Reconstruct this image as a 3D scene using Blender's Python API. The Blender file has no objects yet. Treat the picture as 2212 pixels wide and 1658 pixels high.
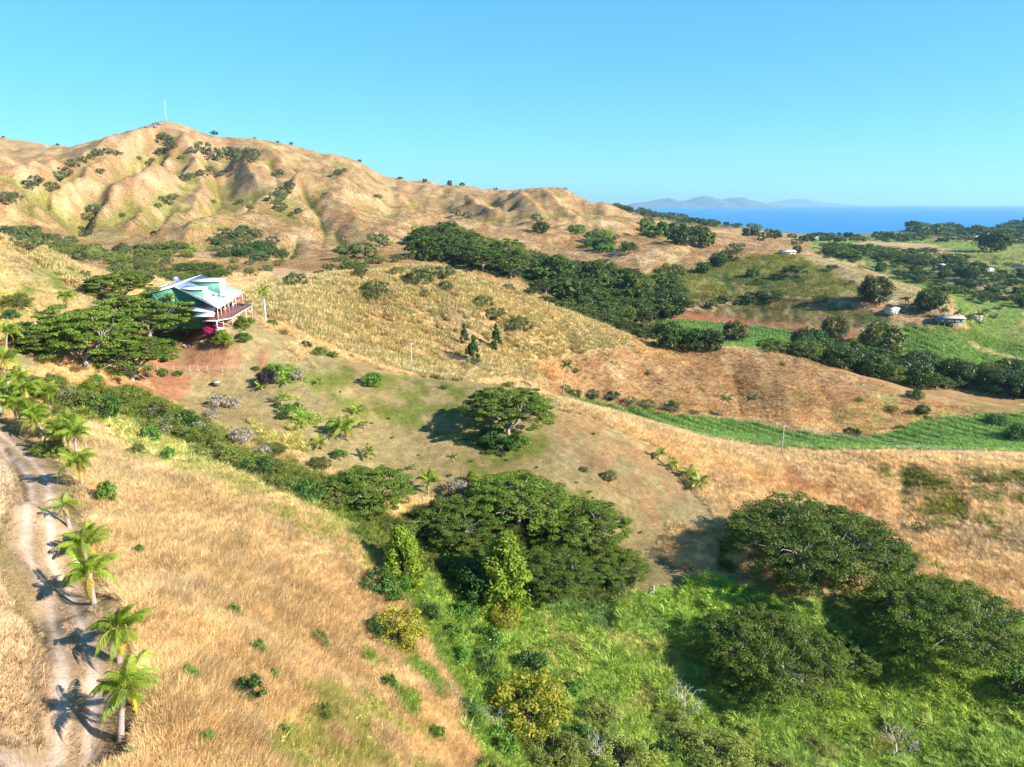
import bpy, bmesh, math, random, time
import numpy as np
from mathutils import Vector, Matrix
T0 = time.time()
C = bpy.context.scene
COL = C.collection
R = math.radians
rnd = random.Random(7)
rng = np.random.default_rng(7)

# ------------------------------------------------------------------ camera, sky, sun, exposure
CAMZ = 100.0
PITCH = R(14.25)
F = 1532.0                      # focal length in pixels of a 2212 x 1658 picture
CP, SP = math.cos(PITCH), math.sin(PITCH)
cd = bpy.data.cameras.new('camera'); cam = bpy.data.objects.new('camera', cd); COL.objects.link(cam)
cam.location = (0, 0, CAMZ); cam.rotation_euler = (R(90) - PITCH, 0, 0)
cd.sensor_fit = 'HORIZONTAL'; cd.sensor_width = 36; cd.lens = 36 * F / 2212
cd.clip_start = 0.5; cd.clip_end = 120000
C.camera = cam

SUN_DIR = Vector((0.90, -0.36, 0))       # horizontal direction towards the sun
SUN_EL = R(30)
sd = SUN_DIR.normalized() * math.cos(SUN_EL) + Vector((0, 0, math.sin(SUN_EL)))
SKYG = .5; SKYM = (.68, 1.42, 1.85)
w = bpy.data.worlds.new('World'); C.world = w; w.use_nodes = True
nt = w.node_tree; nt.nodes.clear()
sky = nt.nodes.new('ShaderNodeTexSky'); sky.sky_type = 'NISHITA'; sky.sun_disc = False
sky.sun_elevation = SUN_EL; sky.sun_rotation = math.atan2(sd.x, sd.y)
sky.altitude = 100; sky.air_density = 1.0; sky.dust_density = 0.0; sky.ozone_density = 3.0
hs = nt.nodes.new('ShaderNodeHueSaturation')
hs.inputs['Hue'].default_value = 0.49; hs.inputs['Saturation'].default_value = 1.5; hs.inputs['Value'].default_value = 1.0
bg = nt.nodes.new('ShaderNodeBackground'); bg.inputs['Strength'].default_value = 0.1
wo = nt.nodes.new('ShaderNodeOutputWorld')
gm_ = nt.nodes.new('ShaderNodeGamma'); gm_.inputs[1].default_value = SKYG
mu = nt.nodes.new('ShaderNodeVectorMath'); mu.operation = 'MULTIPLY'; mu.inputs[1].default_value = SKYM
nt.links.new(sky.outputs[0], gm_.inputs[0]); nt.links.new(gm_.outputs[0], hs.inputs['Color']); nt.links.new(hs.outputs[0], mu.inputs[0]); nt.links.new(mu.outputs[0], bg.inputs[0]); nt.links.new(bg.outputs[0], wo.inputs[0])
sl = bpy.data.lights.new('sun', 'SUN'); sl.energy = 5.0; sl.angle = R(0.55); sl.color = (1.0, 0.93, 0.82)
so = bpy.data.objects.new('sun', sl); COL.objects.link(so); so.rotation_euler = sd.to_track_quat('Z', 'Y').to_euler()
so.location = (300, -200, 400)
C.view_settings.view_transform = 'Standard'; C.view_settings.look = 'None'
C.view_settings.gamma = 1.0; C.view_settings.use_curve_mapping = False
C.view_settings.exposure = 1.4
C.cycles.max_bounces = 5; C.cycles.transparent_max_bounces = 8
C.cycles.diffuse_bounces = 2; C.cycles.glossy_bounces = 2; C.cycles.transmission_bounces = 4
C.cycles.volume_bounces = 0
C.cycles.caustics_reflective = False; C.cycles.caustics_refractive = False

# ------------------------------------------------------------------ noise
def _h(ix, iy, seed):
    n = (ix.astype(np.int64) * 374761393 + iy.astype(np.int64) * 668265263 + seed * 1442695041) & 0xffffffff
    n = ((n ^ (n >> 13)) * 1274126177) & 0xffffffff
    return ((n ^ (n >> 16)) & 0xffffff) / float(0xffffff)
def vnoise(x, y, seed=0):
    x = np.asarray(x, float); y = np.asarray(y, float)
    ix = np.floor(x); iy = np.floor(y); fx = x - ix; fy = y - iy
    fx = fx * fx * (3 - 2 * fx); fy = fy * fy * (3 - 2 * fy)
    a = _h(ix, iy, seed); b = _h(ix + 1, iy, seed); c = _h(ix, iy + 1, seed); d = _h(ix + 1, iy + 1, seed)
    return (a + (b - a) * fx) * (1 - fy) + (c + (d - c) * fx) * fy
def fbm(x, y, o=4, seed=0):
    s = 0; a = 0.5; t = 0
    for i in range(o):
        s = s + a * vnoise(x, y, seed + i * 17); t += a; a *= 0.55
        x = x * 2.03 + 11.3; y = y * 2.03 - 7.1
    return s / t - 0.5                     # -0.5 .. 0.5
def ridged(x, y, o=4, seed=0):
    s = 0; a = 0.5; t = 0
    for i in range(o):
        s = s + a * (1 - np.abs(2 * vnoise(x, y, seed + i * 17) - 1)); t += a; a *= 0.5
        x = x * 2.1 + 3.3; y = y * 2.1 - 5.1
    return s / t

# ------------------------------------------------------------------ pixel of the 2212 x 1658 survey picture + depth -> place
def place(u, v, s):
    a = (u - 1106) / F; b = (v - 829) / F
    return a * s, (CP - SP * b) * s, CAMZ - (SP + CP * b) * s
def project(x, y, z):
    dz = z - CAMZ
    d = y * CP - dz * SP
    up = y * SP + dz * CP
    d = np.where(np.abs(d) < 1e-6, 1e-6, d)
    return 1106 + F * x / d, 829 - F * up / d, d

# ------------------------------------------------------------------ surveyed heights: (u, v, depth)
CTRL = [
 # road and palms ridge
 (160,1658,38.5),(175,1500,43),(150,1380,48),(90,1250,56),(85,1120,69),(75,1030,82),(10,955,94),(300,1500,42),(300,1600,39),(230,1300,53),(260,1150,67),(200,1050,80),
 (0,1620,36),(30,1400,42),(-150,1400,37),(0,1180,52),(0,1050,62),(-200,1100,54),(20,1290,52.5),(-300,1658,28),
 # near dry grass hill
 (600,1600,47),(560,1400,58),(500,1250,69),(420,1100,83),(330,1000,96),(250,930,112),(600,1080,98),(700,1130,98),(800,1190,97),
 (760,1300,86),(750,1450,72),(820,1600,62),(900,1500,74),(1000,1600,74),(230,880,125),
 # gully in the middle
 (350,880,140),(480,950,135),(600,1030,124),(780,1110,118),(880,1180,116),(950,1300,106),(1000,1400,98),(1100,1500,92),(1150,1650,83),(1300,1650,86),
 # lower green
 (1300,1400,108),(1400,1280,122),(1500,1350,116),(1600,1500,105),(1800,1500,107),(1750,1330,118),(2000,1330,121),(2000,1500,107),(2000,1658,95),(2212,1650,94),(2212,1500,106),(2212,1350,122),(1600,1650,92),(2400,1600,100),
 # lawn spur
 (400,760,172),(560,720,180),(470,690,186),(500,704,172),(470,700,173),(440,706,174),(420,712,176),(540,690,190),(520,668,198),(400,690,190),(650,740,186),(400,850,158),(520,850,160),(620,900,152),(500,930,140),(700,1000,140),(850,900,160),(850,800,184),(900,1050,138),(1040,830,185),(1100,960,153),
 (1200,1050,142),(1400,980,165),(1500,1080,152),(1300,1180,134),(1200,870,177),(1450,1200,132),(1700,1170,138),(1560,1120,146),(890,812,195),(750,745,203),
 # left: drive and light hill
 (150,690,150),(60,740,128),(0,830,112),(180,640,180),(300,650,200),(0,700,142),(0,600,165),(0,520,190),(100,555,215),(210,600,240),(100,640,180),(-150,520,175),(-150,650,140),(-150,800,108),
 # front right dry slope
 (1690,980,205),(1900,986,202),(2080,984,200),(2212,988,200),(1800,1060,180),(1900,1150,156),(2212,1150,158),(2000,1070,178),(2350,990,200),(2400,1200,150),(1450,930,190),(1300,890,186),(2050,1250,138),
 # cane valley
 (1270,868,262),(1500,910,256),(1700,962,240),(1900,965,245),(2212,965,246),(2000,925,262),(2212,890,288),(1600,900,270),(1850,940,252),(2350,930,262),
 # tufted ridge
 (850,597,290),(930,590,293),(1000,605,298),(1150,660,304),(1300,715,312),(1430,760,318),(1600,765,318),(1750,790,315),(1900,830,310),(2100,870,303),(2212,885,300),
 (620,628,245),(560,640,220),(720,612,262),(900,700,240),(760,700,218),(1022,795,228),(1000,680,258),(1100,800,234),(1250,850,256),(1250,770,270),(1500,840,284),(1950,880,284),(1750,870,280),
 # valley behind tufted ridge
 (1060,640,395),(1250,700,395),(1400,735,400),(1600,745,392),(1150,600,460),(900,580,400),(1050,590,430),(1300,640,500),(1400,680,460),(1200,570,560),(1000,545,560),(900,530,600),(1340,600,560),
 (640,600,310),(700,580,330),(590,590,300),(500,600,290),(350,610,270),(800,560,420),(760,600,360),
 # right mid
 (1850,790,388),(2100,770,420),(2100,720,455),(1650,740,415),(1600,695,470),(1500,680,480),(1450,640,500),(2000,800,372),(2212,800,388),(2212,720,460),(1900,700,440),(2050,700,430),(1950,670,460),
 (1690,545,620),(1600,540,640),(1500,545,660),(1800,570,590),(1900,610,520),(1980,640,480),(2060,668,455),(1700,640,500),(1880,650,460),(1600,600,560),(1700,600,550),
 # behind right hill
 (2000,640,640),(2100,650,560),(2212,660,540),(1950,590,780),(1800,545,850),(2100,590,720),(2212,600,680),(2100,560,850),(2212,570,800),(2000,535,1050),(1800,525,1200),(1650,520,1300),(2212,540,950),
 (1700,511,2000),(1900,508,2000),(1850,515,1600),(2000,490,1800),(2080,498,1750),(2130,505,1700),(2180,488,1800),(2000,515,1550),(2150,515,1500),(2300,485,1800),(2300,515,1500),(1950,500,1850),
 # far coast ridge
 (1330,450,1900),(1400,462,1800),(1450,475,1600),(1560,488,1500),(1640,500,1450),(1500,500,1200),(1400,490,1250),
 # hills centre
 (1220,407,1000),(1160,409,1000),(1100,410,1020),(1000,405,1030),(940,398,1020),(860,391,1000),(1300,447,1050),(1350,462,1000),(1150,470,850),(1050,460,850),(1240,470,820),(1350,500,800),(1450,520,760),
 (1500,532,660),(1420,540,640),(1330,548,620),(1250,540,660),(1180,510,720),(1100,500,720),(1560,530,700),(1450,570,590),
 # mountain
 (360,264,1000),(300,280,1010),(420,280,1000),(0,314,1300),(60,320,1270),(150,318,1220),(230,298,1120),(470,296,1020),(560,300,1050),(640,318,1050),(700,332,1050),(760,352,1030),(800,368,1000),
 (658,379,780),(760,405,790),(860,440,780),(950,465,760),(1050,490,740),(840,420,880),(740,375,900),(620,420,720),(560,460,660),(470,502,600),(400,545,540),
 (0,440,620),(60,408,690),(150,368,790),(220,335,900),(0,400,900),(100,370,1000),
 (400,440,780),(540,400,830),(450,370,900),(300,450,740),(100,480,660),(0,490,560),(250,520,600),(100,530,530),(330,380,880),(350,320,960),(480,340,960),(600,350,950),
 (200,565,450),(350,570,430),(500,560,470),(700,540,520),(800,500,620),(650,470,650),(560,540,540),(0,570,420),(850,520,600),(-200,440,640),(-200,400,900),(-250,320,1250),
]
XYZ = np.array([place(*c) for c in CTRL])
extra = []                                             # land outside the picture: (azimuth deg, distance, height)
for az in (-58, -75, -100, -130, -160, 160, 130, 100, 75, 58):
    left = az < 0
    for d, zl, zr in ((3, 71, 64), (12, 71, 64), (35, 75, 56), (80, 82, 42), (180, 88, 36), (450, 84, 34), (1000, 120, 34), (2200, 150, 12), (4600, 120, -30)):
        extra.append((R(az), d, zl if left else zr))
for az in (-45, -30, -15, 0, 15, 30, 45):
    extra += [(R(az), 3, 71), (R(az), 14, 71 if az < 0 else 68 - az * .15)]
for az in (-45, -30, -20, -10, 0):
    extra += [(R(az), 2200, 130 if az < -5 else 40), (R(az), 4600, 80 if az < -5 else -30)]
for az in (6, 12, 18, 24, 30, 36, 44):
    extra += [(R(az), 2500, -12), (R(az), 4600, -60)]
A_ = np.arctan2(XYZ[:, 0], XYZ[:, 1]); B_ = np.log(np.hypot(XYZ[:, 0], XYZ[:, 1])); Z_ = XYZ[:, 2]
A_ = np.concatenate([A_, [e[0] for e in extra]]); B_ = np.concatenate([B_, [math.log(e[1]) for e in extra]]); Z_ = np.concatenate([Z_, [float(e[2]) for e in extra]])
def phi(d2): return d2 * np.log(d2 + 1e-12) * 0.5
n = len(A_)
K = phi((A_[:, None] - A_[None]) ** 2 + (B_[:, None] - B_[None]) ** 2)
K[np.diag_indices(n)] += 2e-4
P = np.stack([np.ones(n), A_, B_], 1)
M = np.zeros((n + 3, n + 3)); M[:n, :n] = K; M[:n, n:] = P; M[n:, :n] = P.T
W = np.linalg.solve(M, np.concatenate([Z_, np.zeros(3)]))
def tps(a, b):
    out = np.empty(a.size); a = a.ravel(); b = b.ravel()
    for i in range(0, a.size, 20000):
        aa = a[i:i + 20000]; bb = b[i:i + 20000]
        k = phi((aa[:, None] - A_[None]) ** 2 + (bb[:, None] - B_[None]) ** 2)
        out[i:i + 20000] = k @ W[:n] + W[n] + W[n + 1] * aa + W[n + 2] * bb
    return out
# polar sheet of ground, finest in the valley that the picture looks over
az_in = np.arange(-44, 44.001, 0.125)
az_l = -44 - np.cumsum(np.linspace(0.3, 6, 45)); az_l = az_l[az_l > -178]
az_r = 44 + np.cumsum(np.linspace(0.3, 6, 45)); az_r = az_r[az_r < 178]
AZ = np.radians(np.concatenate([az_l[::-1], az_in, az_r]))
LR = np.concatenate([np.log(np.array([3., 7, 12, 18, 23])), np.arange(math.log(27), math.log(4600), 0.0086)])
ca = AZ[::5]; cb = LR[::3] if (len(LR) - 1) % 3 == 0 else np.append(LR[::3], LR[-1])
if ca[-1] != AZ[-1]: ca = np.append(ca, AZ[-1])
GA, GB = np.meshgrid(ca, cb, indexing='ij')
ZC = tps(GA, GB).reshape(GA.shape)
Z = np.empty((len(AZ), len(LR)))                       # coarse solve, then refined bilinearly (cubic in range)
tmp = np.stack([np.interp(LR, cb, ZC[i]) for i in range(len(ca))])
for j in range(len(LR)): Z[:, j] = np.interp(AZ, ca, tmp[:, j])
def smooth(Zs, ka, kb):
    for ax, k in ((0, ka), (1, kb)):
        ker = np.hanning(k + 2)[1:-1]; ker /= ker.sum(); pad = k // 2
        Zp = np.pad(Zs, [(pad, pad) if a == ax else (0, 0) for a in (0, 1)], mode='edge')
        Zs = sum(ker[i] * (Zp[i:i + Zs.shape[0], :] if ax == 0 else Zp[:, i:i + Zs.shape[1]]) for i in range(k))
    return Zs
Z = smooth(Z, 7, 5)
AA, BB = np.meshgrid(AZ, LR, indexing='ij')
RR = np.exp(BB); GX = RR * np.sin(AA); GY = RR * np.cos(AA)

def height(x, y):
    x = np.asarray(x, float); y = np.asarray(y, float)
    a = np.arctan2(x, y); b = np.log(np.maximum(np.hypot(x, y), 3.01))
    i = np.clip(np.searchsorted(AZ, a) - 1, 0, len(AZ) - 2); j = np.clip(np.searchsorted(LR, b) - 1, 0, len(LR) - 2)
    fa = np.clip((a - AZ[i]) / (AZ[i + 1] - AZ[i]), 0, 1); fb = np.clip((b - LR[j]) / (LR[j + 1] - LR[j]), 0, 1)
    return (Z[i, j] * (1 - fa) + Z[i + 1, j] * fa) * (1 - fb) + (Z[i, j + 1] * (1 - fa) + Z[i + 1, j + 1] * fa) * fb
def hit(u, v, smin=20.0, smax=3500.0):
    """where the line of sight through survey pixel (u, v) meets the ground beyond depth smin"""
    s = np.exp(np.linspace(math.log(smin), math.log(smax), 1500))
    x, y, z = place(u, v, s)
    g = z - height(x, y)
    k = np.nonzero(g < 0)[0]
    if len(k) == 0: k = [int(np.argmin(np.where(s < 2500, g, 1e9)))]
    k = k[0]
    if k > 0 and g[k] < 0 < g[k - 1]:
        t = g[k - 1] / (g[k - 1] - g[k]); sv = s[k - 1] + t * (s[k] - s[k - 1])
    else: sv = s[k]
    x, y, z = place(u, v, sv)
    return float(x), float(y), float(height(x, y)), float(sv)

def dist_poly(px, py, pts):
    d = np.full(px.shape, 1e9); tt = np.zeros(px.shape); L = len(pts) - 1
    for i in range(L):
        ax, ay = pts[i][:2]; bx, by = pts[i + 1][:2]
        vx, vy = bx - ax, by - ay; l2 = vx * vx + vy * vy + 1e-9
        t = np.clip(((px - ax) * vx + (py - ay) * vy) / l2, 0, 1)
        dd = np.hypot(px - ax - t * vx, py - ay - t * vy)
        m = dd < d; d = np.where(m, dd, d); tt = np.where(m, (i + t) / L, tt)
    return d, tt
# ridges (+) and gullies (-) of the hills: survey polyline, height, half width, ends fade
BR = [
 ([(365,268),(257,316),(189,354),(149,374),(68,408),(0,448)], 9, 26, 600),
 ([(372,275),(400,300),(372,340),(330,400),(290,450),(215,470)], 7, 22, 600),
 ([(466,350),(400,381),(338,408),(290,428),(216,462),(189,512)], 10, 24, 600),
 ([(490,345),(574,364),(641,377)], 7, 26, 600),
 ([(658,379),(635,394),(574,435),(500,482),(422,519),(398,543)], 10, 22, 480),
 ([(660,379),(747,410),(830,432),(900,455),(1000,475),(1080,492)], 6, 24, 500),
 ([(900,455),(860,480),(800,520),(760,545)], 5, 20, 450),
 ([(560,300),(620,340),(700,372),(800,400)], 7, 26, 700),
 ([(700,332),(760,372),(840,410),(930,440)], 8, 26, 700),
 ([(870,392),(930,425),(990,450)], 7, 20, 700),
 ([(1000,405),(1040,430),(1080,455)], 7, 20, 700),
 ([(1100,411),(1140,435),(1180,465)], 7, 20, 700),
 ([(1160,410),(1200,440),(1230,462)], 5, 16, 700),
 ([(290,428),(280,395),(310,360)], -11, 17, 600),
 ([(355,327),(311,360),(292,385)], -9, 16, 600),
 ([(500,482),(527,448),(547,408),(540,385)], -10, 16, 600),
 ([(430,500),(450,455),(480,420)], -5, 16, 600),
 ([(180,510),(176,480),(203,460),(235,440)], -9, 16, 560),
 ([(90,475),(115,420),(150,390)], -6, 14, 600),
 ([(60,480),(70,440)], -5, 14, 560),
 ([(230,500),(260,470),(300,460)], -5, 14, 560),
 ([(330,520),(340,480),(370,440)], -6, 14, 560),
 ([(620,330),(660,360),(720,395)], -7, 20, 800),
 ([(730,345),(790,390),(850,420)], -7, 18, 800),
 ([(905,400),(950,430),(1000,455)], -4, 14, 800),
 ([(1050,412),(1090,440),(1110,462)], -4, 16, 800),
 ([(1130,412),(1165,445),(1190,465)], -3.5, 14, 800),
 ([(1190,412),(1215,440),(1215,465)], -2.5, 13, 800),
 ([(640,500),(620,540),(600,570)], -6, 14, 450),
 ([(720,480),(740,520),(720,560)], -6, 16, 450),
 ([(1170,520),(1230,510),(1290,530),(1400,545)], 3, 14, 500),
 ([(1340,560),(1400,552),(1500,532),(1560,528)], 4, 16, 500),
 ([(880,560),(960,560),(1060,590),(1120,612)], 5, 16, 380),
 ([(950,610),(1010,600)], 2, 10, 330),
 ([(1690,548),(1800,575),(1900,615),(1980,645),(2055,670)], 3, 16, 400),
]
BR += [([(330,285),(290,318),(240,360),(190,410),(120,460),(60,490)], 7, 16, 600), ([(395,300),(420,345),(440,395),(420,440),(380,490),(340,530)], 8, 17, 560),
 ([(500,310),(520,350),(560,385)], 7, 18, 650), ([(300,330),(262,372),(232,420),(190,450),(140,500)], -4.5, 10, 600), ([(430,300),(455,340),(470,390),(455,430),(400,480)], -4.5, 10, 600),
 ([(580,330),(590,360),(600,380)], -3.5, 10, 700), ([(640,385),(680,430),(700,480),(690,530)], -4, 10, 520), ([(700,400),(760,450),(780,500)], 5, 14, 520), ([(350,400),(320,430),(300,480),(270,520)], 6, 13, 560), ([(120,400),(60,450),(20,480)], 5, 12, 560)]
BR += [([(620,630),(720,612),(850,600),(930,592),(1000,607),(1150,662),(1300,717),(1430,762),(1600,768),(1750,793),(1900,832)], 2.6, 13, 215),
 ([(1060,680),(1100,730),(1130,790)], -3.2, 8, 215), ([(830,650),(800,700),(780,750)], -2.4, 8, 205), ([(960,640),(940,710),(930,780)], -2.2, 8, 215), ([(1230,735),(1250,790),(1240,840)], -2.4, 8, 220),
 ([(1380,765),(1400,820),(1420,870)], -2.2, 8, 225), ([(1580,790),(1600,850),(1600,900)], -2.0, 9, 225), ([(1760,810),(1800,870),(1820,930)], -2.6, 9, 225), ([(1900,850),(1930,900)], -1.8, 8, 225),
 ([(1000,660),(1020,720),(1010,790)], 1.4, 9, 215), ([(1300,760),(1320,820),(1330,860)], 1.6, 10, 225), ([(1690,800),(1700,860),(1710,930)], 1.6, 10, 225),
 ([(1960,1000),(1950,1080),(1930,1160)], -2.6, 8, 130), ([(2080,1010),(2070,1120),(2080,1250)], -1.6, 9, 130), ([(1800,1010),(1780,1080)], -1.4, 8, 150)]
dZ = np.zeros_like(Z)
for pts, amp, wd, smin in BR:
    q = [hit(u, v, smin)[:2] for u, v in pts]
    d, t = dist_poly(GX, GY, q)
    wd2 = wd * (0.55 + 0.9 * t) if amp < 0 else wd
    fade = np.clip(np.minimum(t, 1 - t) * 6 + 0.25, 0, 1)
    dZ += (1.55 if smin >= 450 and pts[0][0] < 700 else 1.0) * amp * np.exp(-(d / wd2) ** (1.0 if amp < 0 else 1.2)) * fade
Z = Z + dZ
# relief
wx = GX + 30 * fbm(GX / 90, GY / 90, 3, 5); wy = GY + 30 * fbm(GX / 90, GY / 90, 3, 9)
far = np.clip((RR - 480) / 350, 0, 1) * np.clip((Z - 48) / 40, 0, 1)
Z = Z + far * (11 * (ridged(wx / 130, wy / 130, 3, 21) - 0.62) + 3 * fbm(GX / 30, GY / 30, 3, 3) + 4 * (ridged(wx / 52, wy / 52, 2, 47) - .62) + 2.2 * (ridged(GX / 22, GY / 34, 2, 7) - .6))
Z = Z + far * .45 * np.clip(Z - smooth(Z, 31, 19), -6, 6) + far * .3 * np.clip(Z - smooth(Z, 9, 7), -3, 3)
# the skyline as surveyed
SKY = [(-300,330),(0,312),(20,316),(60,319),(110,319),(150,318),(200,305),(250,290),(300,277),(330,266),(345,262),(365,262),(385,268),(420,279),(445,290),(470,295),(520,297),(560,300),(600,308),(640,315),(680,328),(700,331),(740,336),(775,349),(800,363),(830,382),(845,389),(870,390),(900,396),(950,402),(1000,405),(1050,409),(1100,411),(1140,407),(1180,405),(1215,406),(1240,418),(1260,430),(1290,443)]
_u, _v, _d = project(GX, GY, Z); band = (RR > 820) & (RR < 1450)
_vv = np.where(band, _v, 1e6); kk = np.argmin(_vv, axis=1); ii = np.arange(len(AZ))
cur = _vv[ii, kk]; uu_ = _u[ii, kk]; want = np.interp(uu_, [p[0] for p in SKY], [p[1] for p in SKY])
dlt = np.where((uu_ > -300) & (uu_ < 1290), (cur - want) / F * _d[ii, kk], 0); dlt = np.clip(dlt, -40, 40)
for _ in range(2): dlt = np.convolve(np.pad(dlt, 2, mode='edge'), [.15, .2, .3, .2, .15], 'valid')
Z = Z + dlt[:, None] * np.clip((RR - 620) / 330, 0, 1) * np.clip((1900 - RR) / 400, 0, 1)
Z = Z + fbm(GX / 14, GY / 14, 3, 31) * np.clip((RR - 60) / 300, 0.15, 1) * 1.6
# the drive: levelled strip, with a cut bank and ditch on its left
sc = 1 / 1.0443
road_px = [(-150,960),(-40,955),(14,1003),(55,1040),(85,1075),(93,1110),(86,1176),(88,1265),(115,1310),(137,1353),(160,1430),(175,1500),(178,1600),(162,1731)]
road = [hit(u * sc, v * sc, 25)[:2] for u, v in road_px] + [(hit(162 * sc, 1731 * sc, 25)[0] + 0.6, 20.0), (-12, 4.0), (-9, -30.0), (-20, -80.0)]
Zs = smooth(Z, 15, 9)
rd, rt = dist_poly(GX, GY, road)
k = np.clip(1 - (rd - 2.2) / 2.0, 0, 1); Z = Z * (1 - k) + Zs * k
foot_px = [(-60,1010),(0,1000),(28,1050),(45,1100),(38,1150),(0,1245),(-8,1275),(18,1309),(44,1362),(84,1450),(104,1511),(97,1617),(79,1731)]
foot = [hit(u * sc, v * sc, 25)[:2] for u, v in foot_px] + [(-21.5, 22.0), (-17, 4)]
fd, ft = dist_poly(GX, GY, foot)
fl = np.array(foot)
oy = np.argsort(fl[:, 1]); footx = np.interp(GY, fl[oy, 1], fl[oy, 0])
side = np.where((GX < footx) & (GY > 3) & (GY < 88), 1.0, 0.0)        # 1 = up the bank
bank = np.clip(fd / 0.6, 0, 1) ** 0.8 * .95 + np.clip(fd / 7, 0, 1) * .7
bank *= np.clip((90 - GY) / 12, 0, 1) * np.clip((GY - 3) / 10, 0, 1)
Z = Z + side * bank * np.clip((40 - fd) / 15, 0, 1)
Z = Z - 0.09 * np.exp(-((np.minimum(np.abs(rd - .78), 9)) / .28) ** 2) * (GY > 3) * (GY < 100)
Z = Z - 0.5 * np.exp(-(fd / 0.5) ** 2) * (GY > 3) * (GY < 88) * (0.8 + 0.4 * vnoise(GX / 4, GY / 4, 4))
PU, PV, PD = project(GX, GY, Z)
# ------------------------------------------------------------------ ground cover map
def lin(r, g, b):
    return np.array([((c / 255 + 0.055) / 1.055) ** 2.4 if c > 10 else c / 255 / 12.92 for c in (r, g, b)])
K_EXP = 1 / 2.15
COV = {k: lin(*c) * K_EXP for k, c in dict(
    gold=(232,199,147), straw=(212,188,136), rust=(203,164,112), hill=(198,156,108), lawn=(186,164,114), lawng=(140,146,72), soil=(192,138,102), pale=(232,186,146),
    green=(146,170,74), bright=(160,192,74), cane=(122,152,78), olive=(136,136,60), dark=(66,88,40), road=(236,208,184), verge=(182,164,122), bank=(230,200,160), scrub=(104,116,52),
    brownfield=(112,104,58), redfield=(186,122,92), field=(140,162,80), yellowg=(192,184,106), farhill=(92,112,74), pinkf=(204,156,112), shore=(150,150,110), fieldd=(84,108,58), litter=(190,152,106), rock=(120,105,95)).items()}
NAMES = list(COV); CODE = {k: i for i, k in enumerate(NAMES)}; TAB = np.array([COV[k] for k in NAMES])
def inpoly(x, y, pts):
    r = np.zeros(x.shape, bool); m = len(pts)
    for i in range(m):
        x1, y1 = pts[i]; x2, y2 = pts[(i + 1) % m]
        if y1 == y2: continue
        r ^= ((y1 > y) != (y2 > y)) & (x < (x2 - x1) * (y - y1) / (y2 - y1) + x1)
    return r
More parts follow.
